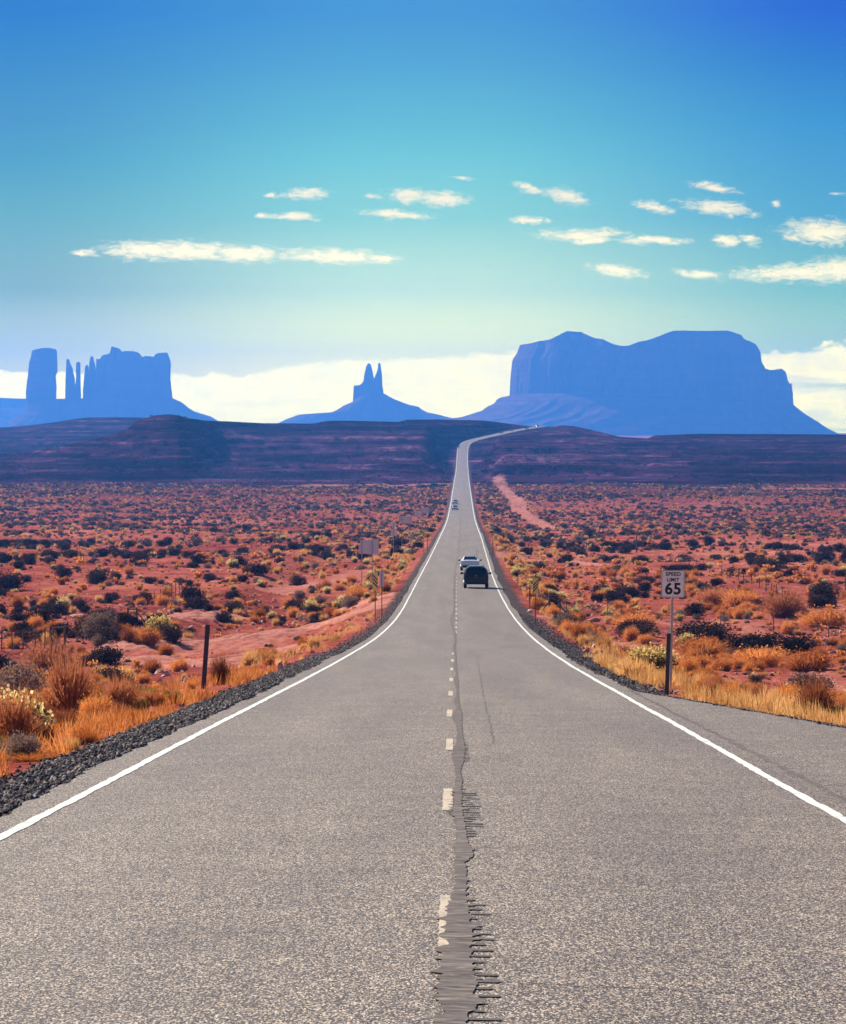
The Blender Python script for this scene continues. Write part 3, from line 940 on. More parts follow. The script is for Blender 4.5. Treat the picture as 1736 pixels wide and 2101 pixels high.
YD = 10300.0
bt = empty("rock_formation", (P(200, 890, YD)[0], YD, CAMZ - 27.5))
def under(root, o):
    o.matrix_parent_inverse = Matrix.Translation(root.location).inverted()
    return o
tag(bt, "group of hazy blue rock towers with a square pillar left on the skyline", "rock formation")
mp9 = 820.5
under(bt, loft_rock("pillar", bt, YD, 822, rx(A([(245, 190), (235, 240), (222, 280), (215, 360), (205, 430), (198, 500), (200, 575)])),
          rx(A([(420, 180), (426, 200), (430, 350), (415, 370), (422, 460), (418, 575)])), A([(245, 190), (290, 180), (330, 172), (380, 170), (420, 180)]), 51, seed=2))
under(bt, loft_rock("spire", bt, YD - 7, 824, rx(A([(500, 262), (492, 400), (488, 570)])), rx(A([(520, 275), (545, 320), (549, 360), (557, 380), (560, 400), (566, 570)])),
          A([(500, 262), (504, 252), (513, 252), (520, 268)]), 19, 80, 20, seed=5))
under(bt, loft_rock("spire", bt, YD + 6, 824, rx(A([(572, 285), (570, 330), (572, 390), (560, 470), (556, 570)])), rx(A([(603, 285), (602, 400), (607, 570)])),
          A([(572, 285), (580, 276), (592, 272), (603, 282)]), 17, 80, 20, seed=7))
under(bt, loft_rock("spire", bt, YD - 4, 824, rx(A([(637, 318), (630, 400), (622, 470), (621, 570)])), rx(A([(662, 310), (668, 340), (675, 400), (678, 570)])),
          A([(637, 318), (645, 300), (655, 295), (662, 305)]), 16, 80, 20, seed=9))
under(bt, loft_rock("spire", bt, YD + 10, 824, rx(A([(680, 238), (668, 282), (669, 345), (662, 420), (660, 570)])), rx(A([(697, 240), (711, 290), (716, 330), (722, 420), (722, 570)])),
          A([(680, 238), (683, 231), (692, 231), (697, 240)]), 20, 80, 20, seed=11))
under(bt, loft_rock("mesa_block", bt, YD + 25, 824, rx(A([(724, 252), (722, 320), (716, 400), (700, 570)])), rx(A([(1252, 206), (1262, 235), (1275, 275), (1272, 400), (1280, 480), (1290, 560)])),
          A([(724, 252), (728, 250), (740, 258), (765, 250), (780, 228), (812, 220), (843, 212), (850, 165), (862, 163), (878, 172), (895, 195), (940, 203), (950, 195), (1015, 197),
             (1030, 210), (1040, 238), (1085, 240), (1095, 233), (1140, 235), (1150, 245), (1180, 215), (1210, 208), (1252, 205)]), 92, 200, 30, flute=.05, seed=13))
under(bt, loft_talus("talus", bt, YD + 30, rx(A([(212, 556), (200, 630), (198, 655), (150, 668), (100, 715), (72, 740), (60, 790)])),
           rx(A([(1270, 535), (1292, 548), (1340, 562), (1395, 605), (1430, 635), (1520, 665), (1560, 672), (1640, 720), (1700, 800)])), 135, seed=15))
YD = 11300.0
bm_ = empty("butte", (P(680, 880, YD)[0], YD, CAMZ - 27.5))
tag(bm_, "small hazy butte topped by two thin rock fingers in the middle of the skyline", "butte")
under(bm_, loft_rock("spire", bm_, YD, 812, rx(B([(590, 95), (583, 105), (573, 150), (568, 190), (552, 212), (545, 260)])), rx(B([(608, 90), (612, 95), (620, 125), (628, 165), (640, 200), (645, 260)])),
          B([(590, 95), (595, 86), (603, 84), (608, 92)]), 24, 90, 22, seed=21))
under(bm_, loft_rock("spire", bm_, YD - 9, 812, rx(B([(655, 86), (650, 125), (634, 165), (622, 200), (615, 260)])), rx(B([(667, 88), (672, 120), (677, 160), (679, 215), (686, 260)])),
          B([(655, 86), (660, 84), (667, 88)]), 22, 90, 22, seed=23))
under(bm_, loft_rock("pedestal", bm_, YD + 5, 828, rx(B([(512, 216), (509, 260), (507, 318)])), rx(B([(679, 215), (686, 260), (690, 318)])),
          B([(512, 216), (530, 214), (550, 212), (566, 196), (630, 190), (679, 210)]), 46, 120, 24, seed=25))
under(bm_, loft_talus("talus", bm_, YD, rx(B([(530, 290), (508, 306), (480, 322), (440, 335), (432, 348), (380, 372), (290, 376), (200, 381), (130, 406), (60, 440)])),
           rx(B([(670, 245), (686, 260), (740, 290), (820, 322), (888, 333), (895, 348), (945, 372), (1010, 384), (1040, 396), (1200, 420)])), 119, seed=27))
YD = 10800.0
bb = empty("mesa", (P(1320, 890, YD)[0], YD, CAMZ - 27.5))
tag(bb, "broad hazy blue mesa with a dip in its flat top right of the road", "mesa")
under(bb, loft_rock("cliff", bb, YD, 838, rx(C3([(312, 117), (300, 150), (280, 180), (273, 250), (268, 335), (264, 392)])), rx(C3([(1488, 290), (1493, 330), (1496, 392)])),
          C3([(312, 117), (345, 115), (385, 106), (430, 100), (462, 84), (490, 70), (500, 66), (565, 70), (570, 78), (610, 95), (655, 104), (662, 111), (690, 122), (730, 130), (770, 128), (800, 112),
              (840, 105), (900, 85), (930, 72), (945, 65), (1050, 67), (1175, 65), (1210, 76), (1240, 84), (1246, 97), (1300, 120), (1325, 155), (1330, 190), (1350, 225), (1372, 231), (1395, 230), (1405, 233), (1420, 222), (1440, 235),
              (1455, 275), (1471, 293), (1480, 284), (1488, 286)]), 375, 360, 34, flute=.05, seed=31))
under(bb, loft_talus("talus", bb, YD, rx(C3([(290, 325), (268, 336), (235, 340), (210, 352), (205, 368), (165, 385), (155, 398), (90, 418), (60, 428), (0, 436), (-80, 460)])),
           rx(C3([(1480, 365), (1496, 378), (1540, 415), (1605, 455), (1612, 462), (1660, 490), (1700, 506), (1760, 540)])), 432, 220, 26, seed=33))
YD = 12800.0
bf = empty("low_mesa", (P(-200, 890, YD)[0], YD, CAMZ - 27.5))
tag(bf, "pale low flat topped mesa far behind the square rock pillar", "mesa")
under(bf, loft_rock("cliff", bf, YD, 845, [(816, -560), (845, -570)], [(819, 140), (845, 150)], [(-560, 818), (-200, 816), (20, 817.5), (54, 819), (140, 820)], 432, 160, 12, seed=41))
under(bf, loft_talus("talus", bf, YD, [(838, -565), (870, -640), (900, -700)], [(838, 148), (870, 200), (890, 260)], 513, seed=43))
print("STAGE terrain done")
#@@OBJECTS@@
# ------------------------------------------------------------------ vehicles
def loft_body(name, st, mat, parent):
    """st: stations (y, z bottom, z belt, z top, half width sill, half width belt, half width top)"""
    V = []
    for (y, zb, zl, zt, ws, wl, wt_) in st:
        half = [(ws * .86, zb), (ws, zb + .10), (wl, zb + (zl - zb) * .55), (wl * .99, zl), ((wl * .3 + wt_ * .7) if zt - zl > .2 else wl * .97, zl + (zt - zl) * .70), (wt_ * .93, zt - .03), (wt_ * .6, zt)]
        ring = [(x, y, z) for x, z in half] + [(-x, y, z) for x, z in half[::-1]]
        V.append(ring)
    v = np.array(V); n_ = v.shape[1]; nr = v.shape[0]
    i = np.arange(nr - 1)[:, None] * n_ + np.arange(n_)[None, :]
    j = np.arange(nr - 1)[:, None] * n_ + (np.arange(n_)[None, :] + 1) % n_
    q = np.stack([i, j, j + n_, i + n_], -1).reshape(-1, 4)
    me_f = [q]
    o_ = obj_np(name, v.reshape(-1, 3), me_f, mat, parent, smooth=True)
    bm = bmesh.new(); bm.from_mesh(o_.data)
    bm.verts.ensure_lookup_table()
    bm.faces.new([bm.verts[k] for k in range(n_)])
    bm.faces.new([bm.verts[(nr - 1) * n_ + k] for k in range(n_)])
    bmesh.ops.recalc_face_normals(bm, faces=list(bm.faces))
    for f_ in bm.faces: f_.smooth = True
    for e in bm.edges:
        if e.is_manifold and e.calc_face_angle(0) > .6: e.smooth = False
    bm.to_mesh(o_.data); bm.free()
    return o_
def panel(name, quads, mat, parent, thick=.012):
    bm = bmesh.new()
    for q in quads:
        vs_ = [bm.verts.new(p_) for p_ in q]
        f_ = bm.faces.new(vs_)
        f_.normal_update()
        r_ = bmesh.ops.extrude_face_region(bm, geom=[f_])
        nv = [e for e in r_['geom'] if isinstance(e, bmesh.types.BMVert)]
        bmesh.ops.translate(bm, vec=f_.normal * thick, verts=nv)
    return obj_bm(name, bm, mat, parent)
def wheel(parent, x, y, r=.36, wdt=.24):
    bm = bmesh.new()
    bm_cyl(bm, (-wdt / 2, 0, 0), (wdt / 2, 0, 0), r, seg=28)
    ty = obj_bm("wheel", bm, M['tyre'], parent, bevel=.03)
    ty.location = (x, y, r)
    bm = bmesh.new()
    sx = 1 if x > 0 else -1
    bm_cyl(bm, (sx * wdt * .38, 0, 0), (sx * (wdt / 2 + .012), 0, 0), r * .62, r * .52, seg=20)
    link(obj_bm("rim", bm, M['rim'], ty) and bpy.data.objects[-1]) if False else None
    return ty
def ellipsoid(name, c, rad, mat, parent, seg=14):
    bm = bmesh.new()
    bmesh.ops.create_uvsphere(bm, u_segments=seg, v_segments=9, radius=1, matrix=Matrix.Translation(c) @ Matrix.Diagonal((*rad, 1)))
    return obj_bm(name, bm, mat, parent, smooth=True)

def make_suv(root, paint):
    st = [(-2.42, .52, .98, 1.00, .74, .86, .82), (-2.36, .40, 1.04, 1.08, .88, .94, .82), (-2.22, .36, 1.08, 1.36, .93, .96, .76), (-2.02, .34, 1.09, 1.66, .95, .97, .69),
          (-1.6, .30, 1.08, 1.74, .96, .98, .67), (-.2, .28, 1.05, 1.77, .96, .98, .67), (.55, .28, 1.04, 1.71, .96, .98, .66), (1.05, .28, 1.04, 1.40, .96, .97, .74), (1.45, .30, 1.03, 1.10, .95, .96, .80),
          (2.1, .32, .98, 1.03, .92, .93, .74), (2.42, .38, .86, .90, .84, .86, .66), (2.5, .46, .72, .74, .70, .76, .6)]
    loft_body("body", st, paint, root)
    panel("rear_window", [[(-.70, -2.235, 1.16), (.70, -2.235, 1.16), (.58, -2.02, 1.60), (-.58, -2.02, 1.60)]], M['glass'], root, .03)
    panel("windshield", [[(.66, 1.42, 1.17), (-.66, 1.42, 1.17), (-.54, .60, 1.74), (.54, .60, 1.74)]], M['glass'], root, .03)
    for sg in (-1, 1):
        qs = []
        for (a_, b_) in ((-1.95, -1.12), (-1.04, -.08), (0.0, .78)):
            tb = b_ if b_ < .5 else .45
            q = [(sg * .98, a_, 1.11), (sg * .98, b_, 1.11), (sg * .785, tb, 1.56), (sg * .785, a_ + (.16 if a_ < -1.5 else 0), 1.56)]
            qs.append(q if sg > 0 else q[::-1])
        panel("side_window", qs, M['glass'], root, .03)
        panel("tail_lamp", [[(sg * .93, -2.40, .98), (sg * .93, -2.27, 1.22), (sg * .76, -2.275, 1.22), (sg * .72, -2.41, .98)][::sg]], M['tail'], root, .03)
        panel("headlight", [[(sg * .58, 2.47, .70), (sg * .84, 2.40, .72), (sg * .80, 2.38, .84), (sg * .56, 2.45, .82)][::sg]], M['lamp'], root, .03)
        mr = ellipsoid("wing_mirror", (sg * 1.12, .72, 1.13), (.13, .07, .09), M['trim'], root)
        bm = bmesh.new(); bm_cyl(bm, (sg * .93, .70, 1.08), (sg * 1.05, .72, 1.11), .03, seg=8); obj_bm("mirror_arm", bm, M['trim'], mr)
        for yy in (-1.45, 1.48): wheel_full(root, sg * .84, yy, .37)
    bm = bmesh.new(); bm_box(bm, (0, -2.40, .56), (1.66, .14, .24)); obj_bm("rear_bumper", bm, M['trim'], root, bevel=.03)
    bm = bmesh.new(); bm_box(bm, (0, -2.44, .86), (.32, .02, .16)); obj_bm("number_plate", bm, M['trim'], root)
    bd = ellipsoid("badge", (0, -2.425, 1.03), (.11, .02, .045), M['badge'], root)
    bm = bmesh.new(); bm_box(bm, (0, -2.02, 1.70), (1.1, .22, .03)); obj_bm("roof_spoiler", bm, paint, root, bevel=.01)
    for sg in (-1, 1):
        bm = bmesh.new(); bm_cyl(bm, (sg * .58, -1.75, 1.80), (sg * .58, .35, 1.81), .02, seg=8); bm_cyl(bm, (sg * .58, -1.7, 1.74), (sg * .58, -1.7, 1.80), .02, seg=6); bm_cyl(bm, (sg * .58, .3, 1.74), (sg * .58, .3, 1.80), .02, seg=6)
        obj_bm("roof_rail", bm, M['trim'], root)
    bm = bmesh.new(); bm_box(bm, (0, 2.50, .60), (.9, .05, .22)); obj_bm("grille", bm, M['trim'], root, bevel=.01)

def make_sedan(root, paint, aerial=False, lit=False, plate=True):
    st = [(-2.42, .46, .86, .88, .70, .82, .74), (-2.36, .36, .95, 1.00, .86, .90, .78), (-2.0, .32, .98, 1.05, .91, .93, .78), (-1.72, .30, .98, 1.08, .92, .94, .76), (-1.1, .26, .96, 1.38, .93, .95, .63),
          (-.6, .25, .95, 1.46, .93, .95, .60), (.2, .25, .93, 1.44, .93, .95, .60), (.75, .25, .93, 1.20, .93, .94, .68), (1.12, .26, .92, .98, .92, .94, .76), (1.9, .28, .84, .88, .90, .91, .70), (2.35, .32, .72, .75, .80, .84, .60), (2.45, .40, .62, .64, .66, .72, .54)]
    loft_body("body", st, paint, root)
    panel("rear_window", [[(-.64, -1.70, 1.11), (.64, -1.70, 1.11), (.52, -1.06, 1.42), (-.52, -1.06, 1.42)]], M['glass'], root, .03)
    panel("windshield", [[(.62, 1.06, 1.05), (-.62, 1.06, 1.05), (-.50, .34, 1.46), (.50, .34, 1.46)]], M['glass'], root, .03)
    for sg in (-1, 1):
        qs = []
        for (a_, b_) in ((-1.2, -.32), (-.24, .7)):
            q = [(sg * .95, a_, .99), (sg * .95, b_, .99), (sg * .735, min(b_, .12), 1.31), (sg * .735, a_ + (.25 if a_ < -1 else 0), 1.31)]
            qs.append(q if sg > 0 else q[::-1])
        panel("side_window", qs, M['glass'], root, .03)
        panel("tail_lamp", [[(sg * .86, -2.385, .80), (sg * .84, -2.365, .93), (sg * .46, -2.39, .91), (sg * .46, -2.41, .80)][::sg]], M['tail'], root, .035)
        panel("headlight", [[(sg * .46, 2.42, .58), (sg * .80, 2.36, .60), (sg * .78, 2.32, .73), (sg * .46, 2.38, .70)][::sg]], M['lit'] if lit else M['lamp'], root, .035)
        mr = ellipsoid("wing_mirror", (sg * 1.07, .66, 1.0), (.12, .07, .075), M['trim'], root)
        bm = bmesh.new(); bm_cyl(bm, (sg * .90, .64, .96), (sg * 1.0, .66, .98), .025, seg=8); obj_bm("mirror_arm", bm, M['trim'], mr)
        for yy in (-1.42, 1.45): wheel_full(root, sg * .82, yy, .34)
    bm = bmesh.new(); bm_box(bm, (0, -2.40, .46), (1.56, .12, .22)); obj_bm("rear_bumper", bm, M['trim'], root, bevel=.03)
    bm = bmesh.new(); bm_box(bm, (0, -2.43, .70), (.32, .02, .16)); obj_bm("number_plate", bm, M['plate'], root)
    bm = bmesh.new(); bm_box(bm, (0, 2.44, .50), (1.1, .05, .20)); obj_bm("grille", bm, M['trim'], root, bevel=.01)
    if aerial:
        bm = bmesh.new(); bm_cyl(bm, (.66, -1.85, 1.02), (.67, -1.90, 1.36), .035, .02, seg=8); bm_cyl(bm, (.67, -1.90, 1.36), (.70, -1.98, 1.98), .012, seg=6); bmesh.ops.create_uvsphere(bm, u_segments=8, v_segments=6, radius=.05, matrix=Matrix.Translation((.70, -1.98, 1.98)))
        obj_bm("aerial", bm, M['trim'], root)

def wheel_full(parent, x, y, r):
    bm = bmesh.new()
    bm_cyl(bm, (-.12, 0, 0), (.12, 0, 0), r, seg=28)
    ty = obj_bm("wheel", bm, M['tyre'], parent, bevel=.03)
    ty.location = (x, y, r)
    bm = bmesh.new()
    sx = 1 if x > 0 else -1
    bm_cyl(bm, (sx * .09, 0, 0), (sx * .135, 0, 0), r * .64, r * .54, seg=20)
    obj_bm("rim", bm, M['rim'], ty)
    return ty

def on_road(Y, off, heading=0.0, flip=False):
    xc0, xc1 = float(XC(Y - 1)), float(XC(Y + 1))
    rz = -math.atan2(xc1 - xc0, 2)
    pitch = math.atan2(float(H(Y + 1.5)) - float(H(Y - 1.5)), 3)
    z = float(H(Y)) - .018 * abs(off) + .004
    e = (pitch, 0, rz) if not flip else (-pitch, 0, rz + math.pi)
    return Vector((float(XC(Y)) + off * math.cos(rz), Y + off * math.sin(rz), z)), e
def copy_tree(o, parent=None):
    c = o.copy(); COL.objects.link(c)
    if parent:
        c.parent = parent
        c.matrix_parent_inverse = o.matrix_parent_inverse.copy()
    for ch in list(o.children): copy_tree(ch, c)
    return c

# black car nearest, white saloon just ahead of it
def road_Y_at_row(y, off=0.0):
    Yq = np.geomspace(20, 2900, 8000)
    rr = HZ - (H(Yq) - CAMZ) / Yq * F
    return float(Yq[np.argmax(rr <= y)])
Ys1 = road_Y_at_row(1207) + 2.4
suv = empty("suv")
make_suv(suv, M['carblack'])
offx = (977 - CX) / F * (Ys1 - 2.4) - float(XC(Ys1 - 2.4))
suv.location, suv.rotation_euler = on_road(Ys1, offx)
suv.scale = (1.1, 1.1, 1.1)
tag(suv, "black sport utility car driving away, nearest vehicle on the road", "car")
Ys2 = road_Y_at_row(1171) + 2.4
sed = empty("sedan")
make_sedan(sed, M['carwhite'], aerial=True)
offx = (964.5 - CX) / F * (Ys2 - 2.4) - float(XC(Ys2 - 2.4))
sed.location, sed.rotation_euler = on_road(Ys2, offx)
sed.scale = (1.07, 1.07, 1.07)
tag(sed, "white saloon with a tall aerial just ahead of the black car", "car")
onc = empty("sedan")
make_sedan(onc, M['carsilver'])
Yo = road_Y_at_row(1046.5)
onc.location, onc.rotation_euler = on_road(Yo, (933.8 - CX) / F * Yo - float(XC(Yo)), flip=True)
tag(onc, "nearer of two silver cars coming up the far left lane", "car", "oncoming cars")
onc2 = copy_tree(onc)
Yo2 = road_Y_at_row(1034.5)
onc2.location, onc2.rotation_euler = on_road(Yo2, (934.3 - CX) / F * Yo2 - float(XC(Yo2)), flip=True)
tag(onc2, "farther of two silver cars coming up the far left lane", "car", "oncoming cars")
# tiny cars on the rising bend
dark = empty("sedan")
make_sedan(dark, M['cardark'])
def bend_Y(x):
    Yq = np.linspace(2480, 2760, 4000)
    return float(Yq[np.argmin(np.abs(CX + XC(Yq) / Yq * F - x))])
Yb1 = bend_Y(1032)
dark.location, dark.rotation_euler = on_road(Yb1, -1.5, flip=True)
tag(dark, "lowest of the tiny dark cars on the far rising bend", "car", "cars on the far bend")
for xq, lab in ((1053, "middle one of the tiny dark cars on the far rising bend"), (1076, "highest of the tiny dark cars on the far rising bend")):
    c_ = copy_tree(dark)
    Yq = bend_Y(xq)
    c_.location, c_.rotation_euler = on_road(Yq, -1.5 if xq < 1060 else 1.6, flip=True)
    tag(c_, lab, "car", "cars on the far bend")
litc = empty("sedan")
make_sedan(litc, M['cardark'], lit=True)
Yq = bend_Y(1106)
litc.location, litc.rotation_euler = on_road(Yq, -1.8, flip=True)
litc.rotation_euler[2] -= .15
tag(litc, "car with bright headlights coming over the crest where the road vanishes", "car", "cars on the far bend")
def put(o, x, y, rz, **kw):
    g_ = ground_pt(x, y); o.location = g_; o.rotation_euler = (0, 0, rz); return g_
pk = empty("suv"); make_suv(pk, M['cardark'])
put(pk, 893, 1000, R(-88)); tag(pk, "dark car parked side on beside the far left lane", "car", "cars parked on the plain")
pk2 = empty("sedan"); make_sedan(pk2, M['cardark'])
put(pk2, 866, 1000.5, R(95)); tag(pk2, "low dark car parked left of another dark car on the plain", "car", "cars parked on the plain")
pk3 = empty("sedan"); make_sedan(pk3, M['carsilver'])
put(pk3, 337, 998, R(-70)); tag(pk3, "pale car parked alone far off below the terraced peak", "car", "cars parked on the plain")

# ------------------------------------------------------------------ signs
def text_mesh(body, size, mat, name, parent, loc, bold=.0, sx=1.0, extr=.001):
    cu = bpy.data.curves.new("lettering", 'FONT')
    cu.body = body; cu.size = size; cu.align_x = 'CENTER'; cu.align_y = 'CENTER'
    cu.extrude = extr; cu.offset = bold; cu.resolution_u = 4
    cu.space_character = 1.08
    tmp = bpy.data.objects.new("lettering", cu)
    COL.objects.link(tmp)
    dg = bpy.context.evaluated_depsgraph_get()
    me = bpy.data.meshes.new_from_object(tmp.evaluated_get(dg))
    bpy.data.objects.remove(tmp)
    bpy.data.curves.remove(cu)
    me.materials.clear(); me.materials.append(mat)
    o_ = link(bpy.data.objects.new(name, me), parent)
    o_.location = loc
    o_.rotation_euler = (math.pi / 2, 0, 0)
    o_.scale = (sx, 1, 1)
    return o_
def rounded_plate(name, w_, h_, t_, r_, mat, parent, loc=(0, 0, 0), rot=0.0):
    bm = bmesh.new()
    pts = []
    for cx__, cz__, a0 in ((w_ / 2 - r_, h_ / 2 - r_, 0), (-w_ / 2 + r_, h_ / 2 - r_, 90), (-w_ / 2 + r_, -h_ / 2 + r_, 180), (w_ / 2 - r_, -h_ / 2 + r_, 270)):
        for k_ in range(5):
            a_ = R(a0 + 22.5 * k_)
            pts.append((cx__ + r_ * math.cos(a_), -t_ / 2, cz__ + r_ * math.sin(a_)))
    f_ = bm.faces.new([bm.verts.new(p_) for p_ in pts])
    r2 = bmesh.ops.extrude_face_region(bm, geom=[f_])
    bmesh.ops.translate(bm, vec=(0, t_, 0), verts=[e for e in r2['geom'] if isinstance(e, bmesh.types.BMVert)])
    o_ = obj_bm(name, bm, mat, parent)
    o_.location = loc; o_.rotation_euler = (0, rot, 0)
    return o_
def ring_border(name, w_, h_, r_, bw, t_, mat, parent, loc):
    bm = bmesh.new()
    outer, inner = [], []
    for cx__, cz__, a0 in ((1, 1, 0), (-1, 1, 90), (-1, -1, 180), (1, -1, 270)):
        for k_ in range(5):
            a_ = R(a0 + 22.5 * k_)
            for lst, ww_, hh_, rr_ in ((outer, w_, h_, r_), (inner, w_ - 2 * bw, h_ - 2 * bw, r_ - bw)):
                lst.append(bm.verts.new((cx__ * (ww_ / 2 - rr_) + rr_ * math.cos(a_), 0, cz__ * (hh_ / 2 - rr_) + rr_ * math.sin(a_))))
    n_ = len(outer)
    fs = [bm.faces.new((outer[i_], outer[(i_ + 1) % n_], inner[(i_ + 1) % n_], inner[i_])) for i_ in range(n_)]
    r2 = bmesh.ops.extrude_face_region(bm, geom=fs)
    bmesh.ops.translate(bm, vec=(0, -t_, 0), verts=[e for e in r2['geom'] if isinstance(e, bmesh.types.BMVert)])
    o_ = obj_bm(name, bm, mat, parent); o_.location = loc
    return o_

# speed limit sign
Yg = 86.0
ps = px(Yg)
xb = (1376.5 - CX) * ps
zb = float(G(xb, Yg))
sg = empty("speed_limit_sign", (xb, Yg, zb))
tag(sg, "white speed limit sign reading 65 standing in dry grass right of the road", "road sign")
ctr = P(1380.8, 1198, Yg)
cz = ctr[2] - zb; cxx = ctr[0] - xb
bm = bmesh.new()
bm_cyl(bm, (0, .03, -.3), (cxx * .92, .03, cz + .30), .031, seg=12)
obj_bm("post", bm, M['steel'], sg)
pw_, ph_ = 48 * ps, 56.5 * ps
pl = rounded_plate("sign_plate", pw_, ph_, .004, .04, M['signwhite'], sg, (cxx, -.012, cz))
pl.rotation_euler = (0, R(.8), 0)
ring_border("border", pw_ - .018, ph_ - .018, .034, .011, .0012, M['signblack'], pl, (0, -.0022, 0))
text_mesh("SPEED", .135, M['signblack'], "lettering", pl, (0.002, -.0035, ph_ * .350), .0045, 1.0)
text_mesh("LIMIT", .125, M['signblack'], "lettering", pl, (0.0, -.0035, ph_ * .145), .0045, 1.0)
text_mesh("65", .405, M['signblack'], "lettering", pl, (0.004, -.0035, -ph_ * .195), .012, 1.0)
for zz in (.42, -.42):
    bm = bmesh.new(); bm_cyl(bm, (0, -.006, zz * ph_), (0, .0, zz * ph_), .008, seg=8); obj_bm("bolt", bm, M['steel'], pl)

def delineator(name, base_px, top_px, Yd, wpx, label, cap, group=None):
    b_ = P(base_px[0], base_px[1], Yd); t_ = P(top_px[0], top_px[1], Yd)
    b_[2] = min(b_[2], float(G(b_[0], Yd)))
    r_ = empty(name, tuple(b_))
    tag(r_, label, "roadside post", group)
    d_ = Vector(t_ - b_)
    wdt = wpx * px(Yd)
    bm = bmesh.new()
    rot = d_.to_track_quat('Z', 'Y').to_matrix().to_4x4()
    bm_box(bm, d_ / 2 - d_.normalized() * .1, (wdt, .03, d_.length + .2), Matrix.Identity(4))
    for v_ in bm.verts:
        q_ = (v_.co.z) / d_.z
        v_.co.x += d_.x * (q_ - .5)
    po = obj_bm("post", bm, M['delin'], r_, bevel=.006)
    if cap:
        c_ = obj_bm("reflector", (lambda b: (bm_box(b, (d_.x * .95, -.019, d_.z - .055), (wdt * 1.02, .008, .10)), b)[1])(bmesh.new()), M['reflect'], r_)
    return r_
gb = ground_pt(418, 1413)
delineator("delineator_post", (418, 1413), (427, 1282), gb.y, 9.5, "dark leaning marker post on the left gravel verge", False)
delineator("delineator_post", (1368.5, 1406), (1373, 1290), 75.5, 8.2, "dark marker post with a pale reflector in front of the speed limit sign", True)

def striped(name, xc_, top, bot, wpx, base, Yd, slant, label, face=True, back_only=False):
    """narrow object marker with slanting stripes on a post"""
    p_ = px(Yd)
    g_ = P(xc_, base, Yd); g_[2] = float(G(g_[0], Yd))
    r_ = empty(name, tuple(g_))
    tag(r_, label, "object marker", "object markers")
    c_ = P(xc_, (top + bot) / 2, Yd)
    cz_ = c_[2] - g_[2]
    w_, h_ = wpx * p_, (bot - top) * p_
    bm = bmesh.new(); bm_box(bm, (0, .03, cz_ / 2 + h_ * .2), (.055, .03, cz_ + h_ * .4 + .6)); obj_bm("post", bm, M['rustpost'], r_)
    if back_only:
        bm = bmesh.new(); bm_box(bm, (0, -.012, cz_), (.045, .02, h_ * .96)); obj_bm("brace", bm, M['rustpost'], r_)
        rounded_plate("panel", w_, h_, .004, .02, M['alum'], r_, (0, .005, cz_))
        return r_
    pl_ = rounded_plate("panel", w_, h_, .004, .02, M['signyellow'], r_, (0, 0, cz_))
    # black stripes clipped to the panel
    bm = bmesh.new()
    n_ = 5
    for k_ in range(-1, n_ + 2):
        zc_ = -h_ / 2 + (k_ + .5) * h_ / n_
        st_ = h_ / n_ * .5
        sl_ = w_ * 1.0 * slant
        quad = [(-w_ / 2 + .008, zc_ - st_ / 2 - sl_ / 2), (w_ / 2 - .008, zc_ - st_ / 2 + sl_ / 2), (w_ / 2 - .008, zc_ + st_ / 2 + sl_ / 2), (-w_ / 2 + .008, zc_ + st_ / 2 - sl_ / 2)]
        lim = h_ / 2 - .008
        quad = [(x_, max(-lim, min(lim, z_))) for x_, z_ in quad]
        if len(set(quad)) < 4: continue
        vs_ = [bm.verts.new((x_, -.0035, z_)) for x_, z_ in quad]
        try: bm.faces.new(vs_)
        except ValueError: pass
    r2 = bmesh.ops.extrude_face_region(bm, geom=list(bm.faces))
    bmesh.ops.translate(bm, vec=(0, .0012, 0), verts=[e for e in r2['geom'] if isinstance(e, bmesh.types.BMVert)])
    obj_bm("stripes", bm, M['signblack'], pl_)
    return r_
striped("object_marker", 770, 1174, 1211, 10.6, 1254, 205, -1, "yellow and black striped marker on a post left of the road")
striped("object_marker", 783.5, 1173, 1203, 9.6, 1250, 212, 1, "grey back of a narrow marker beside the striped one left of the road", back_only=True)
striped("object_marker", 1099, 1186, 1218, 12, 1256, 196, 1, "yellow and black striped marker on a post near the right fence brace")
striped("object_marker", 1038, 1088, 1104, 5.5, 1118, 470, 1, "small far striped marker right of the white saloon")
striped("object_marker", 869, 1088, 1103, 5.5, 1120, 470, -1, "small far striped marker left of the road behind the sign backs")

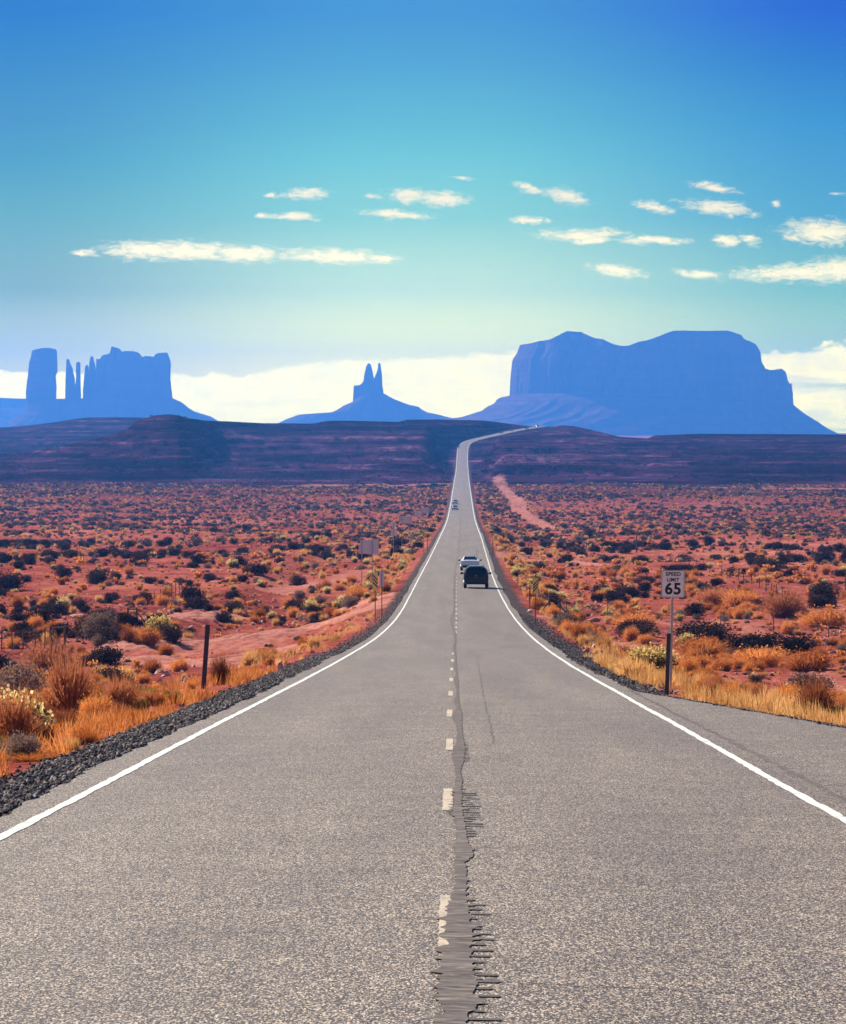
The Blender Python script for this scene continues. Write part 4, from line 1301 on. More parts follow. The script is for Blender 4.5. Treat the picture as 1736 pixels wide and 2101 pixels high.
def sign_back(plates, posts, base, Yd, label, wire=False):
    """plates: (x0, y0, x1, y1, shape); posts: x list"""
    p_ = px(Yd)
    g_ = P(posts[0], base, Yd); g_[2] = float(G(g_[0], Yd))
    r_ = empty("road_sign", tuple(g_))
    tag(r_, label, "road sign", "sign backs along the left verge")
    for (x0, y0, x1, y1, shp) in plates:
        c_ = P((x0 + x1) / 2, (y0 + y1) / 2, Yd)
        loc = (c_[0] - g_[0], .03, c_[2] - g_[2])
        if shp == 'd':
            sd = (x1 - x0) * p_ / 1.414
            rounded_plate("sign_plate", sd, sd, .004, .04, M['alum'], r_, loc, R(45))
        else:
            pl_ = rounded_plate("sign_plate", (x1 - x0) * p_, (y1 - y0) * p_, .004, .04, M['alum'], r_, loc)
            if shp == 'w':
                bm = bmesh.new()
                for zz in (-.3, 0, .3): bm_box(bm, (0, -.02, zz * (y1 - y0) * p_), ((x1 - x0) * p_ * .94, .03, .05))
                obj_bm("stiffener", bm, M['steel'], pl_)
    topz = max(P(CX, y0 + 1, Yd)[2] for (_, y0, _, _, _) in plates) - g_[2]
    for xq in posts:
        X_ = P(xq, base, Yd)[0] - g_[0]
        bm = bmesh.new(); bm_box(bm, (X_, -.005, topz / 2 - .3), (.07, .06, topz + .6)); obj_bm("post", bm, M['rustpost'] if wire else M['steel'], r_)
    return r_
sign_back([(739, 1108, 755, 1119, 'r'), (736, 1119.5, 756, 1136, 'r')], [742.5], 1176, 296, "pair of small pale sign backs stacked on one bare post left of the road")
sign_back([(754, 1107, 777, 1137, 'r')], [764], 1160, 330, "square grey sign back on a dark post beside the stacked pair")
sign_back([(800, 1070, 815, 1085, 'd'), (802, 1086, 814, 1100, 'r')], [807.6], 1128, 415, "diamond sign back with a small square plate beneath it")
sign_back([(821, 1059, 846, 1074, 'w')], [824.5, 841.5], 1104, 520, "wide grey sign back on two posts behind the diamond one")
sign_back([(851, 1050, 862, 1061, 'r')], [856], 1082, 610, "small far sign back on one post beyond the wide sign")
sign_back([(863, 1043, 880, 1053, 'w')], [866, 876], 1072, 700, "far wide sign back on two posts nearest the oncoming cars")

# ------------------------------------------------------------------ posts and fences
def stick(name, x, y0, y1, Yd, r_, mat, label, cat, group, lean=0.0):
    b_ = P(x, y1, Yd); b_[2] = float(G(b_[0], Yd))
    t_ = P(x + lean, y0, Yd)
    bm = bmesh.new()
    d_ = Vector(t_ - b_)
    bm_cyl(bm, (0, 0, -.3), d_, r_ * 1.05, r_ * .9, seg=8)
    o_ = obj_bm(name, bm, mat, None)
    o_.location = tuple(b_)
    tag(o_, label, cat, group)
    return o_
def gy(x, y): return ground_pt(x, y).y
stick("marker_post", 1087, 1205, 1246, gy(1088, 1248), .05, M['delin'], "dark post just left of the right striped marker", "post", "roadside posts")
stick("marker_post", 1011, 1110, 1140, gy(1011, 1142) - 1, .05, M['rustpost'], "rusty post where the dirt track leaves the road on the right", "post", "roadside posts")
stick("marker_post", 846, 1122, 1147, gy(846, 1148), .05, M['delin'], "dark post on the left verge below the diamond sign", "post", "roadside posts")
stick("marker_post", 877, 1096, 1112, 480, .05, M['rustpost'], "rusty post on the left verge beside a far striped marker", "post", "roadside posts")
stick("marker_post", 1306, 1089, 1132, gy(1306, 1134), .11, M['wood'], "tall lone weathered pole on the right plain", "post", "roadside posts")
stick("marker_post", 1281, 988, 1004, 1450, .12, M['wood'], "left one of two far posts on the right plain", "post", "pair of far posts")
stick("marker_post", 1294, 990, 1003, 1450, .12, M['wood'], "right one of two far posts on the right plain", "post", "pair of far posts")

def fence(pts, label, hpx=None, height=1.25, wires=(.3, .6, .9, 1.15), mat='wood', rad=.045):
    """pts: picture points of the post feet"""
    gs = [ground_pt(x, y) for x, y in pts]
    r_ = empty("wire_fence", tuple(gs[0]))
    tag(r_, label, "fence", "wire fences along the highway")
    tops = []
    rr_ = random.Random(len(pts) * 7)
    for g_ in gs:
        l_ = g_ - gs[0]
        h_ = height * rr_.uniform(.88, 1.1)
        tp = l_ + Vector((rr_.uniform(-.06, .06), rr_.uniform(-.05, .05), h_))
        bm = bmesh.new()
        bm_cyl(bm, l_ + Vector((0, 0, -.3)), tp, rad * rr_.uniform(.8, 1.3), rad * .8, seg=7)
        obj_bm("post", bm, M[mat], r_)
        tops.append((l_, tp))
    for wz in wires:
        bm = bmesh.new()
        for (a0, a1), (b0, b1) in zip(tops[:-1], tops[1:]):
            p0 = a0.lerp(a1, wz / height); p1 = b0.lerp(b1, wz / height)
            bm_cyl(bm, p0, p1, .006, seg=4)
        obj_bm("wire", bm, M['rustpost'], r_)
    return r_
def cross_brace(xa, xb_, yb, ht, label, Yd=None, diag=True):
    g0 = ground_pt(xa, yb); Yd = g0.y
    p_ = px(Yd)
    r_ = empty("fence_brace", tuple(g0))
    tag(r_, label, "fence brace", "timber braces at the fence ends")
    X1 = (xb_ - xa) * p_
    bm = bmesh.new(); bm_cyl(bm, (0, 0, -.3), (0.02, 0, ht), .085, .075, seg=8); obj_bm("post", bm, M['wood'], r_)
    z1 = float(G(g0.x + X1, Yd)) - g0.z
    bm = bmesh.new(); bm_cyl(bm, (X1, 0, z1 - .3), (X1 - .02, 0, z1 + ht * .97), .085, .075, seg=8); obj_bm("post", bm, M['wood'], r_)
    bm = bmesh.new(); bm_cyl(bm, (.02, 0, ht * .9), (X1 - .02, 0, z1 + ht * .88), .055, seg=8); obj_bm("crossbar", bm, M['wood'], r_)
    if diag:
        bm = bmesh.new(); bm_cyl(bm, (X1, .02, z1 + ht * .7), (X1 + .75, .3, z1), .045, seg=7); obj_bm("strut", bm, M['wood'], r_)
        bm = bmesh.new(); bm_cyl(bm, (0, .02, ht * .7), (-.7, .3, 0), .045, seg=7); obj_bm("strut", bm, M['wood'], r_)
    return r_
cross_brace(1127, 1149, 1262, 1.35, "dark timber fence brace by the right verge below the striped marker")
cross_brace(262, 281, 1283, 1.3, "timber fence brace right of the big grey bush on the left")
cross_brace(133, 104, 1328, 1.35, "leaning timber fence brace amid orange grass far left")
fence([(1162, 1266), (1246, 1267), (1276, 1275), (1378, 1283), (1479, 1293), (1588, 1300), (1700, 1308), (1790, 1316)], "low wire fence behind the speed limit sign on the right", wires=(.3, .6, .9))
fence([(1640, 1252), (1622, 1242), (1605, 1232), (1594, 1225), (1582, 1222), (1572, 1214), (1558, 1206), (1542, 1198), (1526, 1196), (1516, 1190), (1498, 1186), (1480, 1182), (1456, 1176), (1444, 1170), (1429, 1167),
       (1414, 1162), (1393, 1154), (1376, 1148), (1352, 1140), (1330, 1133)], "long wire fence of many posts running up the right plain", rad=.05)
fence([(-20, 1338), (3, 1335), (26, 1334), (48, 1332), (72, 1331), (92, 1330)], "short wire fence in the grass at the far left")
fence([(305, 1241), (316, 1236), (329, 1233), (339, 1229), (352, 1225), (360, 1222), (368, 1219), (374, 1216), (384, 1208)], "wire fence of rusty posts behind the left dirt tracks", mat='rustpost')
fence([(489, 1134), (503, 1131), (516, 1126), (526, 1123), (536, 1120), (546, 1117), (556, 1113), (566, 1110), (580, 1104)], "far wire fence among dark brush on the left plain", rad=.05)

# ------------------------------------------------------------------ rocks
def rock(x, y, wpx, mat, label, cat="rock", grp="loose stones", flat=.6, seed=0):
    g_ = ground_pt(x, y)
    r_ = wpx * px(g_.y) / 2
    bm = bmesh.new()
    bmesh.ops.create_icosphere(bm, subdivisions=3, radius=1)
    rr_ = np.random.RandomState(seed)
    k_ = rr_.randn(6, 3)
    for v_ in bm.verts:
        c_ = np.array(v_.co)
        d_ = 1 + .12 * sum(math.sin(2.2 * float(c_ @ kk) + i_) for i_, kk in enumerate(k_)) / 2
        v_.co = Vector((c_[0] * r_ * d_, c_[1] * r_ * .8 * d_, c_[2] * r_ * flat * d_))
    o_ = obj_bm("rock", bm, M[mat], None, smooth=False)
    o_.location = g_ + Vector((0, 0, r_ * flat * .35))
    o_.rotation_euler = (0, 0, rr_.rand() * 6)
    tag(o_, label, cat, grp)
rock(334, 1427, 15, 'palestone', "white stone in the grass left of the marker post", seed=1)
rock(338, 1491, 9, 'palestone', "pale stone lying on the left gravel strip", seed=2)
rock(404, 1412, 15, 'palestone', "pale flat stone at the foot of the left marker post", flat=.3, seed=3)
rock(1222, 1276, 20, 'redstone', "dark boulder by the ditch right of the fence brace", seed=4)
rock(1210, 1274, 8, 'palestone', "white stone beside the dark boulder in the right ditch", seed=5)
rock(1261, 1402, 16, 'palestone', "pale flat stone on the edge of the paved turnout", flat=.3, seed=6)
rock(1088, 1256, 14, 'palestone', "pale rubble heap at the foot of the right striped marker", seed=7)
rock(877, 1057, 5, 'palestone', "white stone far off by the left verge", seed=8)
rock(1206, 1333, 9, 'redstone', "red stone on the bare ground right of the road", seed=9)
rock(160, 1266, 40, 'redstone', "flat red ledge on the left flat", flat=.25, seed=10)
rock(430, 1352, 22, 'redstone', "red clod on the bare ground behind the left marker post", flat=.35, seed=11)

# ------------------------------------------------------------------ plants
rng = np.random.RandomState(11)
def leaf_cloud(n_, sz, lobes, seed, aspect=1.8, inner=.35):
    """small leaf faces spread through several overlapping clumps, unit width plant"""
    q = np.random.RandomState(seed)
    L = []
    for i_ in range(lobes):
        a_ = q.rand() * 6.283; d_ = .30 * math.sqrt(q.rand())
        L.append((d_ * math.cos(a_), d_ * math.sin(a_), .16 + .16 * q.rand(), .17 + .10 * q.rand()))
    L = np.array(L)
    pick = q.randint(0, lobes, n_)
    dr = q.randn(n_, 3); dr /= np.linalg.norm(dr, axis=1)[:, None]
    rad = L[pick, 3] * (inner + (1 - inner) * q.rand(n_) ** .45) * (1 + .28 * np.clip(q.randn(n_), -.5, 2))
    c_ = L[pick, :3] + dr * rad[:, None] * np.array([1, 1, .95])
    c_[:, 2] = np.abs(c_[:, 2]) * 1.05
    t_ = dr + .8 * q.randn(n_, 3); t_ /= np.linalg.norm(t_, axis=1)[:, None]
    b_ = np.cross(t_, q.randn(n_, 3)); b_ /= np.linalg.norm(b_, axis=1)[:, None]
    s_ = sz * (.6 + .8 * q.rand(n_))[:, None]
    v_ = np.stack([c_ - t_ * s_ * .5 * aspect, c_ + b_ * s_ * .5, c_ + t_ * s_ * .5 * aspect, c_ - b_ * s_ * .5], 1)
    return v_.reshape(-1, 3), np.arange(n_ * 4).reshape(-1, 4)
def blades(n_, h0, h1, spread, wdt, seed, base=.12, curve=.25, clumps=1, fan=1.0):
    """thin upright stems leaning outwards"""
    q = np.random.RandomState(seed)
    a_ = q.rand(n_) * 6.283
    rb = base * np.sqrt(q.rand(n_))
    x0 = rb * np.cos(a_); y0 = rb * np.sin(a_)
    h_ = h0 + (h1 - h0) * q.rand(n_)
    lean = spread * q.rand(n_) ** .8
    a2 = a_ + .5 * q.randn(n_)
    ex = x0 + lean * np.cos(a2); ey = y0 + lean * np.sin(a2)
    hz = h_ * np.sqrt(np.clip(1 - (lean / max(spread, .01)) ** 2 * fan * .8, .08, 1))
    mx_ = x0 + (ex - x0) * curve; my_ = y0 + (ey - y0) * curve
    w_ = wdt * (.6 + .8 * q.rand(n_))
    wx = -np.sin(a2 + q.rand(n_) * 6); wy = np.cos(a2 + q.rand(n_) * 6)
    p0 = np.stack([x0, y0, -.02 + 0 * h_], 1); p1 = np.stack([mx_, my_, hz * .6], 1); p2 = np.stack([ex, ey, hz], 1)
    W = np.stack([wx, wy, 0 * wx], 1) * w_[:, None]
    v_ = np.stack([p0 - W, p0 + W, p1 + W, p1 - W, p2], 1).reshape(-1, 3)
    i_ = np.arange(n_) * 5
    return v_, np.stack([i_, i_ + 1, i_ + 2, i_ + 3], 1), np.stack([i_ + 3, i_ + 2, i_ + 4], 1)
def join(parts):
    V = []; Q = []; T = []; n0 = 0
    for p_ in parts:
        V.append(p_[0]); Q.append(p_[1] + n0)
        if len(p_) > 2: T.append(p_[2] + n0)
        n0 += len(p_[0])
    fs = [np.concatenate(Q)]
    if T: fs.append(np.concatenate(T))
    return np.concatenate(V), fs

MESH = {}
def reg(key, parts, mat, **kw):
    v_, f_ = join(parts)
    MESH[key] = mesh_np(key, v_, f_, [M[mat]])
# sagebrush: dark, dense (near and far versions)
for i_ in range(3):
    reg("sagebrush_%d" % i_, [leaf_cloud(3200, .030, 9, 20 + i_), blades(40, .25, .5, .3, .006, 60 + i_)], 'sage')
    reg("grey_sage_%d" % i_, [leaf_cloud(2600, .026, 10, 30 + i_), blades(150, .3, .62, .42, .005, 70 + i_)], 'sage_grey')
    reg("dry_clump_%d" % i_, [blades(900, .30, .58, .50, .006, 80 + i_, base=.2, curve=.4), leaf_cloud(900, .022, 8, 85 + i_, 3.0, .6)], 'dry')
    reg("tan_clump_%d" % i_, [blades(700, .35, .75, .40, .007, 90 + i_, base=.22, curve=.45), leaf_cloud(300, .02, 7, 95 + i_, 3.0, .6)], 'tan')
    reg("russet_weed_%d" % i_, [blades(700, .4, .75, .45, .006, 100 + i_, base=.18, curve=.4), leaf_cloud(900, .025, 9, 105 + i_, 2.4, .5)], 'brownweed')
    reg("rabbitbrush_%d" % i_, [blades(420, .35, .62, .42, .008, 110 + i_, base=.2), leaf_cloud(650, .035, 8, 115 + i_, 2.4)], 'rabbit')
    lv, lf = leaf_cloud(1900, .042, 9, 115 + i_, 1.1, .88)
    lv = lv.reshape(-1, 4, 3); lv = lv[lv[:, :, 2].mean(1) > .22].reshape(-1, 3) + np.array([0, 0, .05])
    reg("bloom_%d" % i_, [(lv, np.arange(len(lv)).reshape(-1, 4))], 'bloom')
    reg("far_sage_%d" % i_, [leaf_cloud(260, .10, 7, 120 + i_)], 'farsage')
    reg("far_grey_%d" % i_, [leaf_cloud(120, .14, 6, 130 + i_)], 'sage_grey')
    reg("far_dry_%d" % i_, [leaf_cloud(110, .13, 6, 140 + i_), blades(60, .3, .6, .45, .018, 145 + i_, base=.2)], 'dry')
    reg("far_tan_%d" % i_, [leaf_cloud(100, .13, 6, 150 + i_), blades(60, .3, .6, .4, .018, 155 + i_, base=.2)], 'tan')
    reg("far_bloom_%d" % i_, [leaf_cloud(110, .13, 6, 160 + i_)], 'bloom')
    reg("grass_tuft_%d" % i_, [blades(60, .30, .85, .30, .009, 170 + i_, base=.22, curve=.35)], 'tan')
    reg("russet_tuft_%d" % i_, [blades(60, .25, .7, .32, .009, 180 + i_, base=.22, curve=.35)], 'dry')

def free(X_, Y_, margin=1.6):
    s_ = X_ - XC(Y_)
    lim = np.where((s_ > 0) & (Y_ < 80), np.maximum(4.15, turn_off(Y_)), 4.15) + margin
    ok = np.abs(s_) > lim
    for g_, hw in TRACK_PTS:
        for p0, p1 in zip(g_[:-1], g_[1:]):
            vx, vy = p1.x - p0.x, p1.y - p0.y
            L2 = vx * vx + vy * vy + 1e-6
            t_ = np.clip(((X_ - p0.x) * vx + (Y_ - p0.y) * vy) / L2, 0, 1)
            ok &= np.hypot(X_ - p0.x - t_ * vx, Y_ - p0.y - t_ * vy) > hw * .8
    return ok
def one_plant(name, key, loc, width, height, rz, label, cat, group, bloom=None):
    me = MESH[key]
    o_ = link(bpy.data.objects.new(name, me))
    o_.location = loc; o_.rotation_euler = (0, 0, rz)
    o_.scale = (width, width, height)
    tag(o_, label, cat, group)
    if bloom:
        b_ = link(bpy.data.objects.new("bloom", MESH[bloom]), o_)
    return o_
# plants one can tell apart, placed from the photograph: name, mesh, foot x, foot y, width, height (units of the picture), label
BIG = [
 ("sagebrush", "grey_sage_0", 208, 1312, 92, 66, "big grey leafless bush over a dark base left of the fence brace", "shrub"),
 ("sagebrush", "sagebrush_1", 216, 1316, 96, 34, "low black bush in front of the big grey bush on the left", "shrub"),
 ("dry_bush", "dry_clump_0", 300, 1326, 66, 46, "round orange bush right of the low black bush", "shrub"),
 ("rabbitbrush", "rabbitbrush_0", 326, 1312, 56, 46, "yellow topped bush behind the round orange bush", "shrub"),
 ("sagebrush", "sagebrush_2", 352, 1322, 56, 42, "dark bush right of the round orange bush on the left flat", "shrub"),
 ("dry_bush", "russet_weed_1", 262, 1318, 40, 28, "small orange tuft between the black and round bushes", "shrub"),
 ("sagebrush", "grey_sage_1", 205, 1325, 40, 25, "small dark weed in the grass right of the leaning fence brace", "shrub"),
 ("rabbitbrush", "rabbitbrush_1", 40, 1528, 138, 104, "yellow flowering bush at the left edge of the picture above the gravel", "shrub"),
 ("weed", "russet_weed_0", 142, 1478, 110, 128, "tall olive brown weed right of the yellow flowering bush", "shrub"),
 ("weed", "grey_sage_2", 52, 1460, 130, 110, "grey twiggy weed behind the yellow flowering bush", "shrub"),
 ("weed", "russet_weed_2", 100, 1402, 120, 84, "tall russet weed in front of the far left fence", "shrub"),
 ("weed", "dry_clump_1", 175, 1528, 60, 40, "low orange clump on the gravel edge at the left", "shrub"),
 ("dry_bush", "dry_clump_2", 66, 1562, 90, 24, "flat orange clump below the yellow flowering bush", "shrub"),
 ("dry_bush", "tan_clump_0", 145, 1545, 46, 34, "pale straw tuft on the left gravel edge", "grass"),
 ("weed", "russet_weed_1", 450, 1405, 46, 60, "thin russet stems beside the left marker post", "weed"),
 ("dry_bush", "dry_clump_1", 545, 1352, 60, 28, "golden clump on the left verge past the marker post", "shrub"),
 ("sagebrush", "sagebrush_0", 527, 1180, 54, 27, "large lone black bush on the red flat left of the signs", "shrub"),
 ("sagebrush", "sagebrush_2", 14, 1212, 62, 40, "big black bush cut by the left edge of the picture", "shrub"),
 ("sagebrush", "sagebrush_1", 203, 1198, 60, 34, "wide black bush on the red flat far left", "shrub"),
 ("sagebrush", "sagebrush_0", 128, 1187, 40, 26, "black bush left of the wide black bush on the flat", "shrub"),
 ("rabbitbrush", "rabbitbrush_2", 1341, 1374, 88, 46, "yellow green bush left of the speed limit sign post", "shrub"),
 ("dry_bush", "tan_clump_1", 1300, 1392, 90, 40, "wide straw clump left of the dark marker post", "grass"),
 ("sagebrush", "sagebrush_1", 1300, 1306, 92, 38, "long black bush in the ditch right of the road", "shrub"),
 ("dry_bush", "dry_clump_0", 1302, 1296, 96, 46, "brown bush above the long black bush in the right ditch", "shrub"),
 ("dry_bush", "russet_weed_0", 1462, 1244, 70, 36, "round tan bush right of the speed limit plate", "shrub"),
 ("dry_bush", "dry_clump_1", 1520, 1246, 84, 42, "round orange bush right of the round tan bush", "shrub"),
 ("dry_bush", "russet_weed_2", 1606, 1266, 96, 50, "large tan tumbleweed by the right wire fence", "shrub"),
 ("dry_bush", "dry_clump_2", 1690, 1290, 110, 48, "large orange tumbleweed at the right edge", "shrub"),
 ("sagebrush", "sagebrush_2", 1440, 1322, 120, 50, "long dark hedge of brush behind the speed limit sign", "shrub"),
 ("sagebrush", "sagebrush_0", 1555, 1342, 150, 44, "low dark brush right of the long hedge", "shrub"),
 ("sagebrush", "sagebrush_1", 1640, 1345, 90, 44, "dark brush near the right edge behind orange grass", "shrub"),
 ("dry_bush", "dry_clump_0", 1440, 1352, 110, 50, "orange fuzzy bush right of the speed limit sign post", "shrub"),
 ("dry_bush", "dry_clump_1", 1560, 1368, 120, 48, "wide orange fuzzy bush in the middle of the right verge", "shrub"),
 ("dry_bush", "dry_clump_2", 1655, 1380, 120, 52, "orange fuzzy bush third from the speed limit sign", "shrub"),
 ("weed", "grey_sage_1", 1650, 1424, 130, 50, "grey brown weed in the straw near the right edge", "shrub"),
 ("rabbitbrush", "rabbitbrush_1", 1738, 1462, 34, 44, "small yellow flowering bush at the right edge by the gravel", "shrub"),
 ("sagebrush", "sagebrush_2", 1132, 1240, 40, 26, "dark bush behind the right fence brace", "shrub"),
 ("sagebrush", "sagebrush_0", 814, 1122, 34, 20, "dark bush at the foot of the diamond sign", "shrub"),
 ("sagebrush", "sagebrush_1", 1690, 1228, 62, 36, "dark bush right of the long wire fence", "shrub"),
 ("sagebrush", "sagebrush_0", 1580, 1166, 70, 22, "long dark bush on the far right plain", "shrub"),
 ("dry_bush", "dry_clump_2", 735, 1232, 60, 34, "orange brush left of the left striped marker", "shrub"),
 ("sagebrush", "grey_sage_0", 718, 1248, 40, 30, "dark brush under the orange brush by the left tracks", "shrub"),
]
occ = []
for (nm, key, x, y, wpx, hpx_, lab, cat) in BIG:
    g_ = ground_pt(x, y)
    p_ = px(g_.y)
    bl = ("bloom_" + key[-1]) if key.startswith("rabbit") else None
    o_ = one_plant(nm, key, g_ - Vector((0, 0, .03)), wpx * p_ * 1.12, hpx_ * p_ * 1.75, rng.rand() * 6.28, lab, cat, "single plants beside the road", bl)
    if bl: tag(o_.children[0], "dried yellow bloom")
    occ.append((g_.x, g_.y, wpx * p_ / 2))

occ += [(float(gb.x), float(gb.y) - 2.5, 2.4), (float(P(1369, 1406, 75.5)[0]), 74.8, .8)]
for (qx, qy, qr) in ((424, 1292, 5.0), (421, 1325, 3.5), (419, 1360, 2.0), (1381, 1240, 4.0)):
    g_ = ground_pt(qx, qy); occ.append((g_.x, g_.y, qr))
# many more, thrown over the plain
def scatter(n_, ya, yb, margin, dens=None, halfw=.142, power=2):
    """random ground positions between two distances, within and a little beyond the view"""
    uu = rng.rand(n_)
    Y_ = (ya ** power + (yb ** power - ya ** power) * uu) ** (1 / power)
    X_ = (rng.rand(n_) * 2 - 1) * (halfw * Y_ + 3)
    k_ = free(X_, Y_, margin)
    if dens is not None: k_ &= rng.rand(n_) < dens(X_, Y_)
    s_ = X_ - XC(Y_)      # the open bare ground left of the road
    k_ &= ~((s_ < -5.2) & (s_ > -14) & (Y_ > 88) & (Y_ < 235) & (rng.rand(n_) < .72))
    return X_[k_], Y_[k_]
def clump(X_, Y_, sc, sd): return .5 + .5 * fbm(X_ / sc, Y_ / (sc * 1.4), sd, 3)
sets = {}
def emit(kind, X_, Y_, w0, w1, hr):
    W_ = w0 + (w1 - w0) * rng.rand(len(X_)) ** 2.4
    sets.setdefault(kind, []).append(np.stack([X_, Y_, W_, W_ * hr * (.8 + .4 * rng.rand(len(X_)))], 1))
def side(X_, Y_): return X_ - XC(Y_)
# sagebrush on the red flats
def d_sage(X_, Y_):
    s_ = side(X_, Y_)
    return np.clip((clump(X_, Y_, 16, 301) - .40) * 3.4, .02, 1) * np.interp(np.abs(s_), [5, 9, 20], [.10, .4, 1]) * np.interp(Y_, [120, 170, 230], [.15, .5, 1]) * np.where((s_ > 0) & (Y_ < 260), .45, 1)
X_, Y_ = scatter(5200, 110, 620, 2.0, d_sage); emit('sage', X_, Y_, .5, 2.6, .9)
X_, Y_ = scatter(17000, 620, 1560, 1.5, lambda a_, b_: np.clip((clump(a_, b_, 34, 302) - .36) * 3.0, .07, 1)); emit('sage', X_, Y_, .6, 2.6, .7)
X_, Y_ = scatter(9000, 1560, 2150, 3, lambda a_, b_: np.clip((clump(a_, b_, 60, 303) - .3) * 2, .1, 1)); emit('sage', X_, Y_, .7, 2.2, .7)
X_, Y_ = scatter(1500, 150, 620, 2.0, lambda a_, b_: np.clip((clump(a_, b_, 20, 304) - .3) * 2, 0, 1)); emit('grey', X_, Y_, .5, 1.6, .9)
X_, Y_ = scatter(12000, 620, 1600, 1.5); emit('grey', X_, Y_, .6, 1.8, .9)
# dry orange clumps
def d_dry(X_, Y_):
    s_ = side(X_, Y_)
    return np.clip((clump(X_, Y_, 11, 305) - .3) * 2.4, .06, 1) * np.where(s_ > 0, np.interp(Y_, [40, 140, 240, 420], [1.3, 1.0, 1.0, .5]), np.interp(Y_, [40, 100, 130, 200, 300], [1.2, .8, .35, .35, .3]))
X_, Y_ = scatter(1500, 36, 130, 1.7, d_dry); emit('dry', X_, Y_, .3, 1.0, .95)
X_, Y_ = scatter(420, 34, 112, 1.6, lambda a_, b_: np.where(side(a_, b_) < 0, .9, .45)); emit('weed', X_, Y_, .35, 1.0, 1.0)
X_, Y_ = scatter(260, 34, 105, 1.6, lambda a_, b_: np.where(side(a_, b_) < 0, .7, .25)); emit('olive', X_, Y_, .3, .8, .9)
X_, Y_ = scatter(300, 36, 110, 1.7, lambda a_, b_: np.where(side(a_, b_) < 0, .7, .4)); emit('grey', X_, Y_, .3, .8, .9)
X_, Y_ = scatter(5200, 110, 460, 1.7, d_dry); emit('dry', X_, Y_, .5, 1.6, .9)
X_, Y_ = scatter(7000, 420, 1500, 1.5, lambda a_, b_: np.clip((clump(a_, b_, 50, 306) - .3) * 2, .1, 1)); emit('dry', X_, Y_, .5, 1.4, .8)
# straw and yellow bloom, thick beside the road
def d_tan(X_, Y_): return np.interp(np.abs(side(X_, Y_)), [5, 7, 14, 30], [1, .9, .45, .2])
X_, Y_ = scatter(4200, 130, 560, 1.6, d_tan); emit('tan', X_, Y_, .4, 1.2, .8)
X_, Y_ = scatter(16000, 480, 1600, 1.4, lambda a_, b_: .3 + .7 * d_tan(a_, b_)); emit('tan', X_, Y_, .5, 1.6, .65)
def d_bloom(X_, Y_):
    s_ = side(X_, Y_)
    return np.where(s_ > 0, np.interp(Y_, [200, 240, 330, 420], [.1, 1, 1, .5]) * np.interp(s_, [5, 8, 14, 20], [.6, 1, .7, .12]), np.interp(Y_, [180, 300, 520, 700], [.1, .4, 1, .6]) * np.interp(-s_, [5, 9, 16, 24], [.8, 1, .4, .08]))
X_, Y_ = scatter(2000, 180, 760, 1.5, d_bloom); emit('bloom', X_, Y_, .4, 1.5, .8)
X_, Y_ = scatter(6500, 95, 430, 1.8, lambda a_, b_: np.clip((clump(a_, b_, 9, 331) - .3) * 2.2, .1, 1)); emit('dry', X_, Y_, .18, .55, .8)
X_, Y_ = scatter(2600, 95, 330, 1.8); emit('grey', X_, Y_, .18, .6, .7)
X_, Y_ = scatter(60, 200, 420, 2, lambda a_, b_: np.where(side(a_, b_) < 0, .6, .1)); emit('bloom', X_, Y_, .7, 1.6, .85)

NEAR = {'sage': ("sagebrush", "sagebrush_%d", 270, "shrub"), 'grey': ("grey_sage", "grey_sage_%d", 150, "shrub"), 'dry': ("dry_bush", "dry_clump_%d", 285, "shrub"),
        'tan': ("dry_grass", "tan_clump_%d", 200, "grass"), 'bloom': ("rabbitbrush", "rabbitbrush_%d", 230, "shrub"),
        'weed': ("weed", "russet_weed_%d", 240, "weed"), 'olive': ("green_weed", "rabbitbrush_%d", 160, "weed")}
LABEL = {('sage', 'l'): "small dark rounded sagebrush scattered over the red flat left of the road", ('sage', 'r'): "small dark rounded sagebrush scattered over the red plain right of the road",
         ('grey', 'l'): "small grey twiggy sagebrush scattered over the red flat left of the road", ('grey', 'r'): "small grey twiggy sagebrush scattered over the red plain right of the road",
         ('dry', 'l'): "small fuzzy orange clump scattered over the ground left of the road", ('dry', 'r'): "small fuzzy orange clump scattered over the ground right of the road",
         ('tan', 'l'): "straw coloured grass clump scattered left of the road", ('tan', 'r'): "straw coloured grass clump scattered right of the road",
         ('bloom', 'l'): "small bush with pale yellow bloom scattered left of the road", ('bloom', 'r'): "small bush with pale yellow bloom scattered right of the road"}
LABEL.update({('weed', 'l'): "russet dry weed standing in the verge left of the road", ('weed', 'r'): "russet dry weed standing in the verge right of the road",
              ('olive', 'l'): "olive green weed without bloom in the verge left of the road", ('olive', 'r'): "olive green weed without bloom in the verge right of the road"})
LABEL2 = {'weed': "small russet weeds in the verge", 'olive': "small olive weeds in the verge", 'sage': "countless dark brush dots on the far plain and slopes", 'grey': "countless grey brush dots on the far plain", 'dry': "countless orange scrub dots on the far plain",
          'tan': "pale straw scrub dotted over the far plain", 'bloom': "pale yellow brush dotted along the far road"}
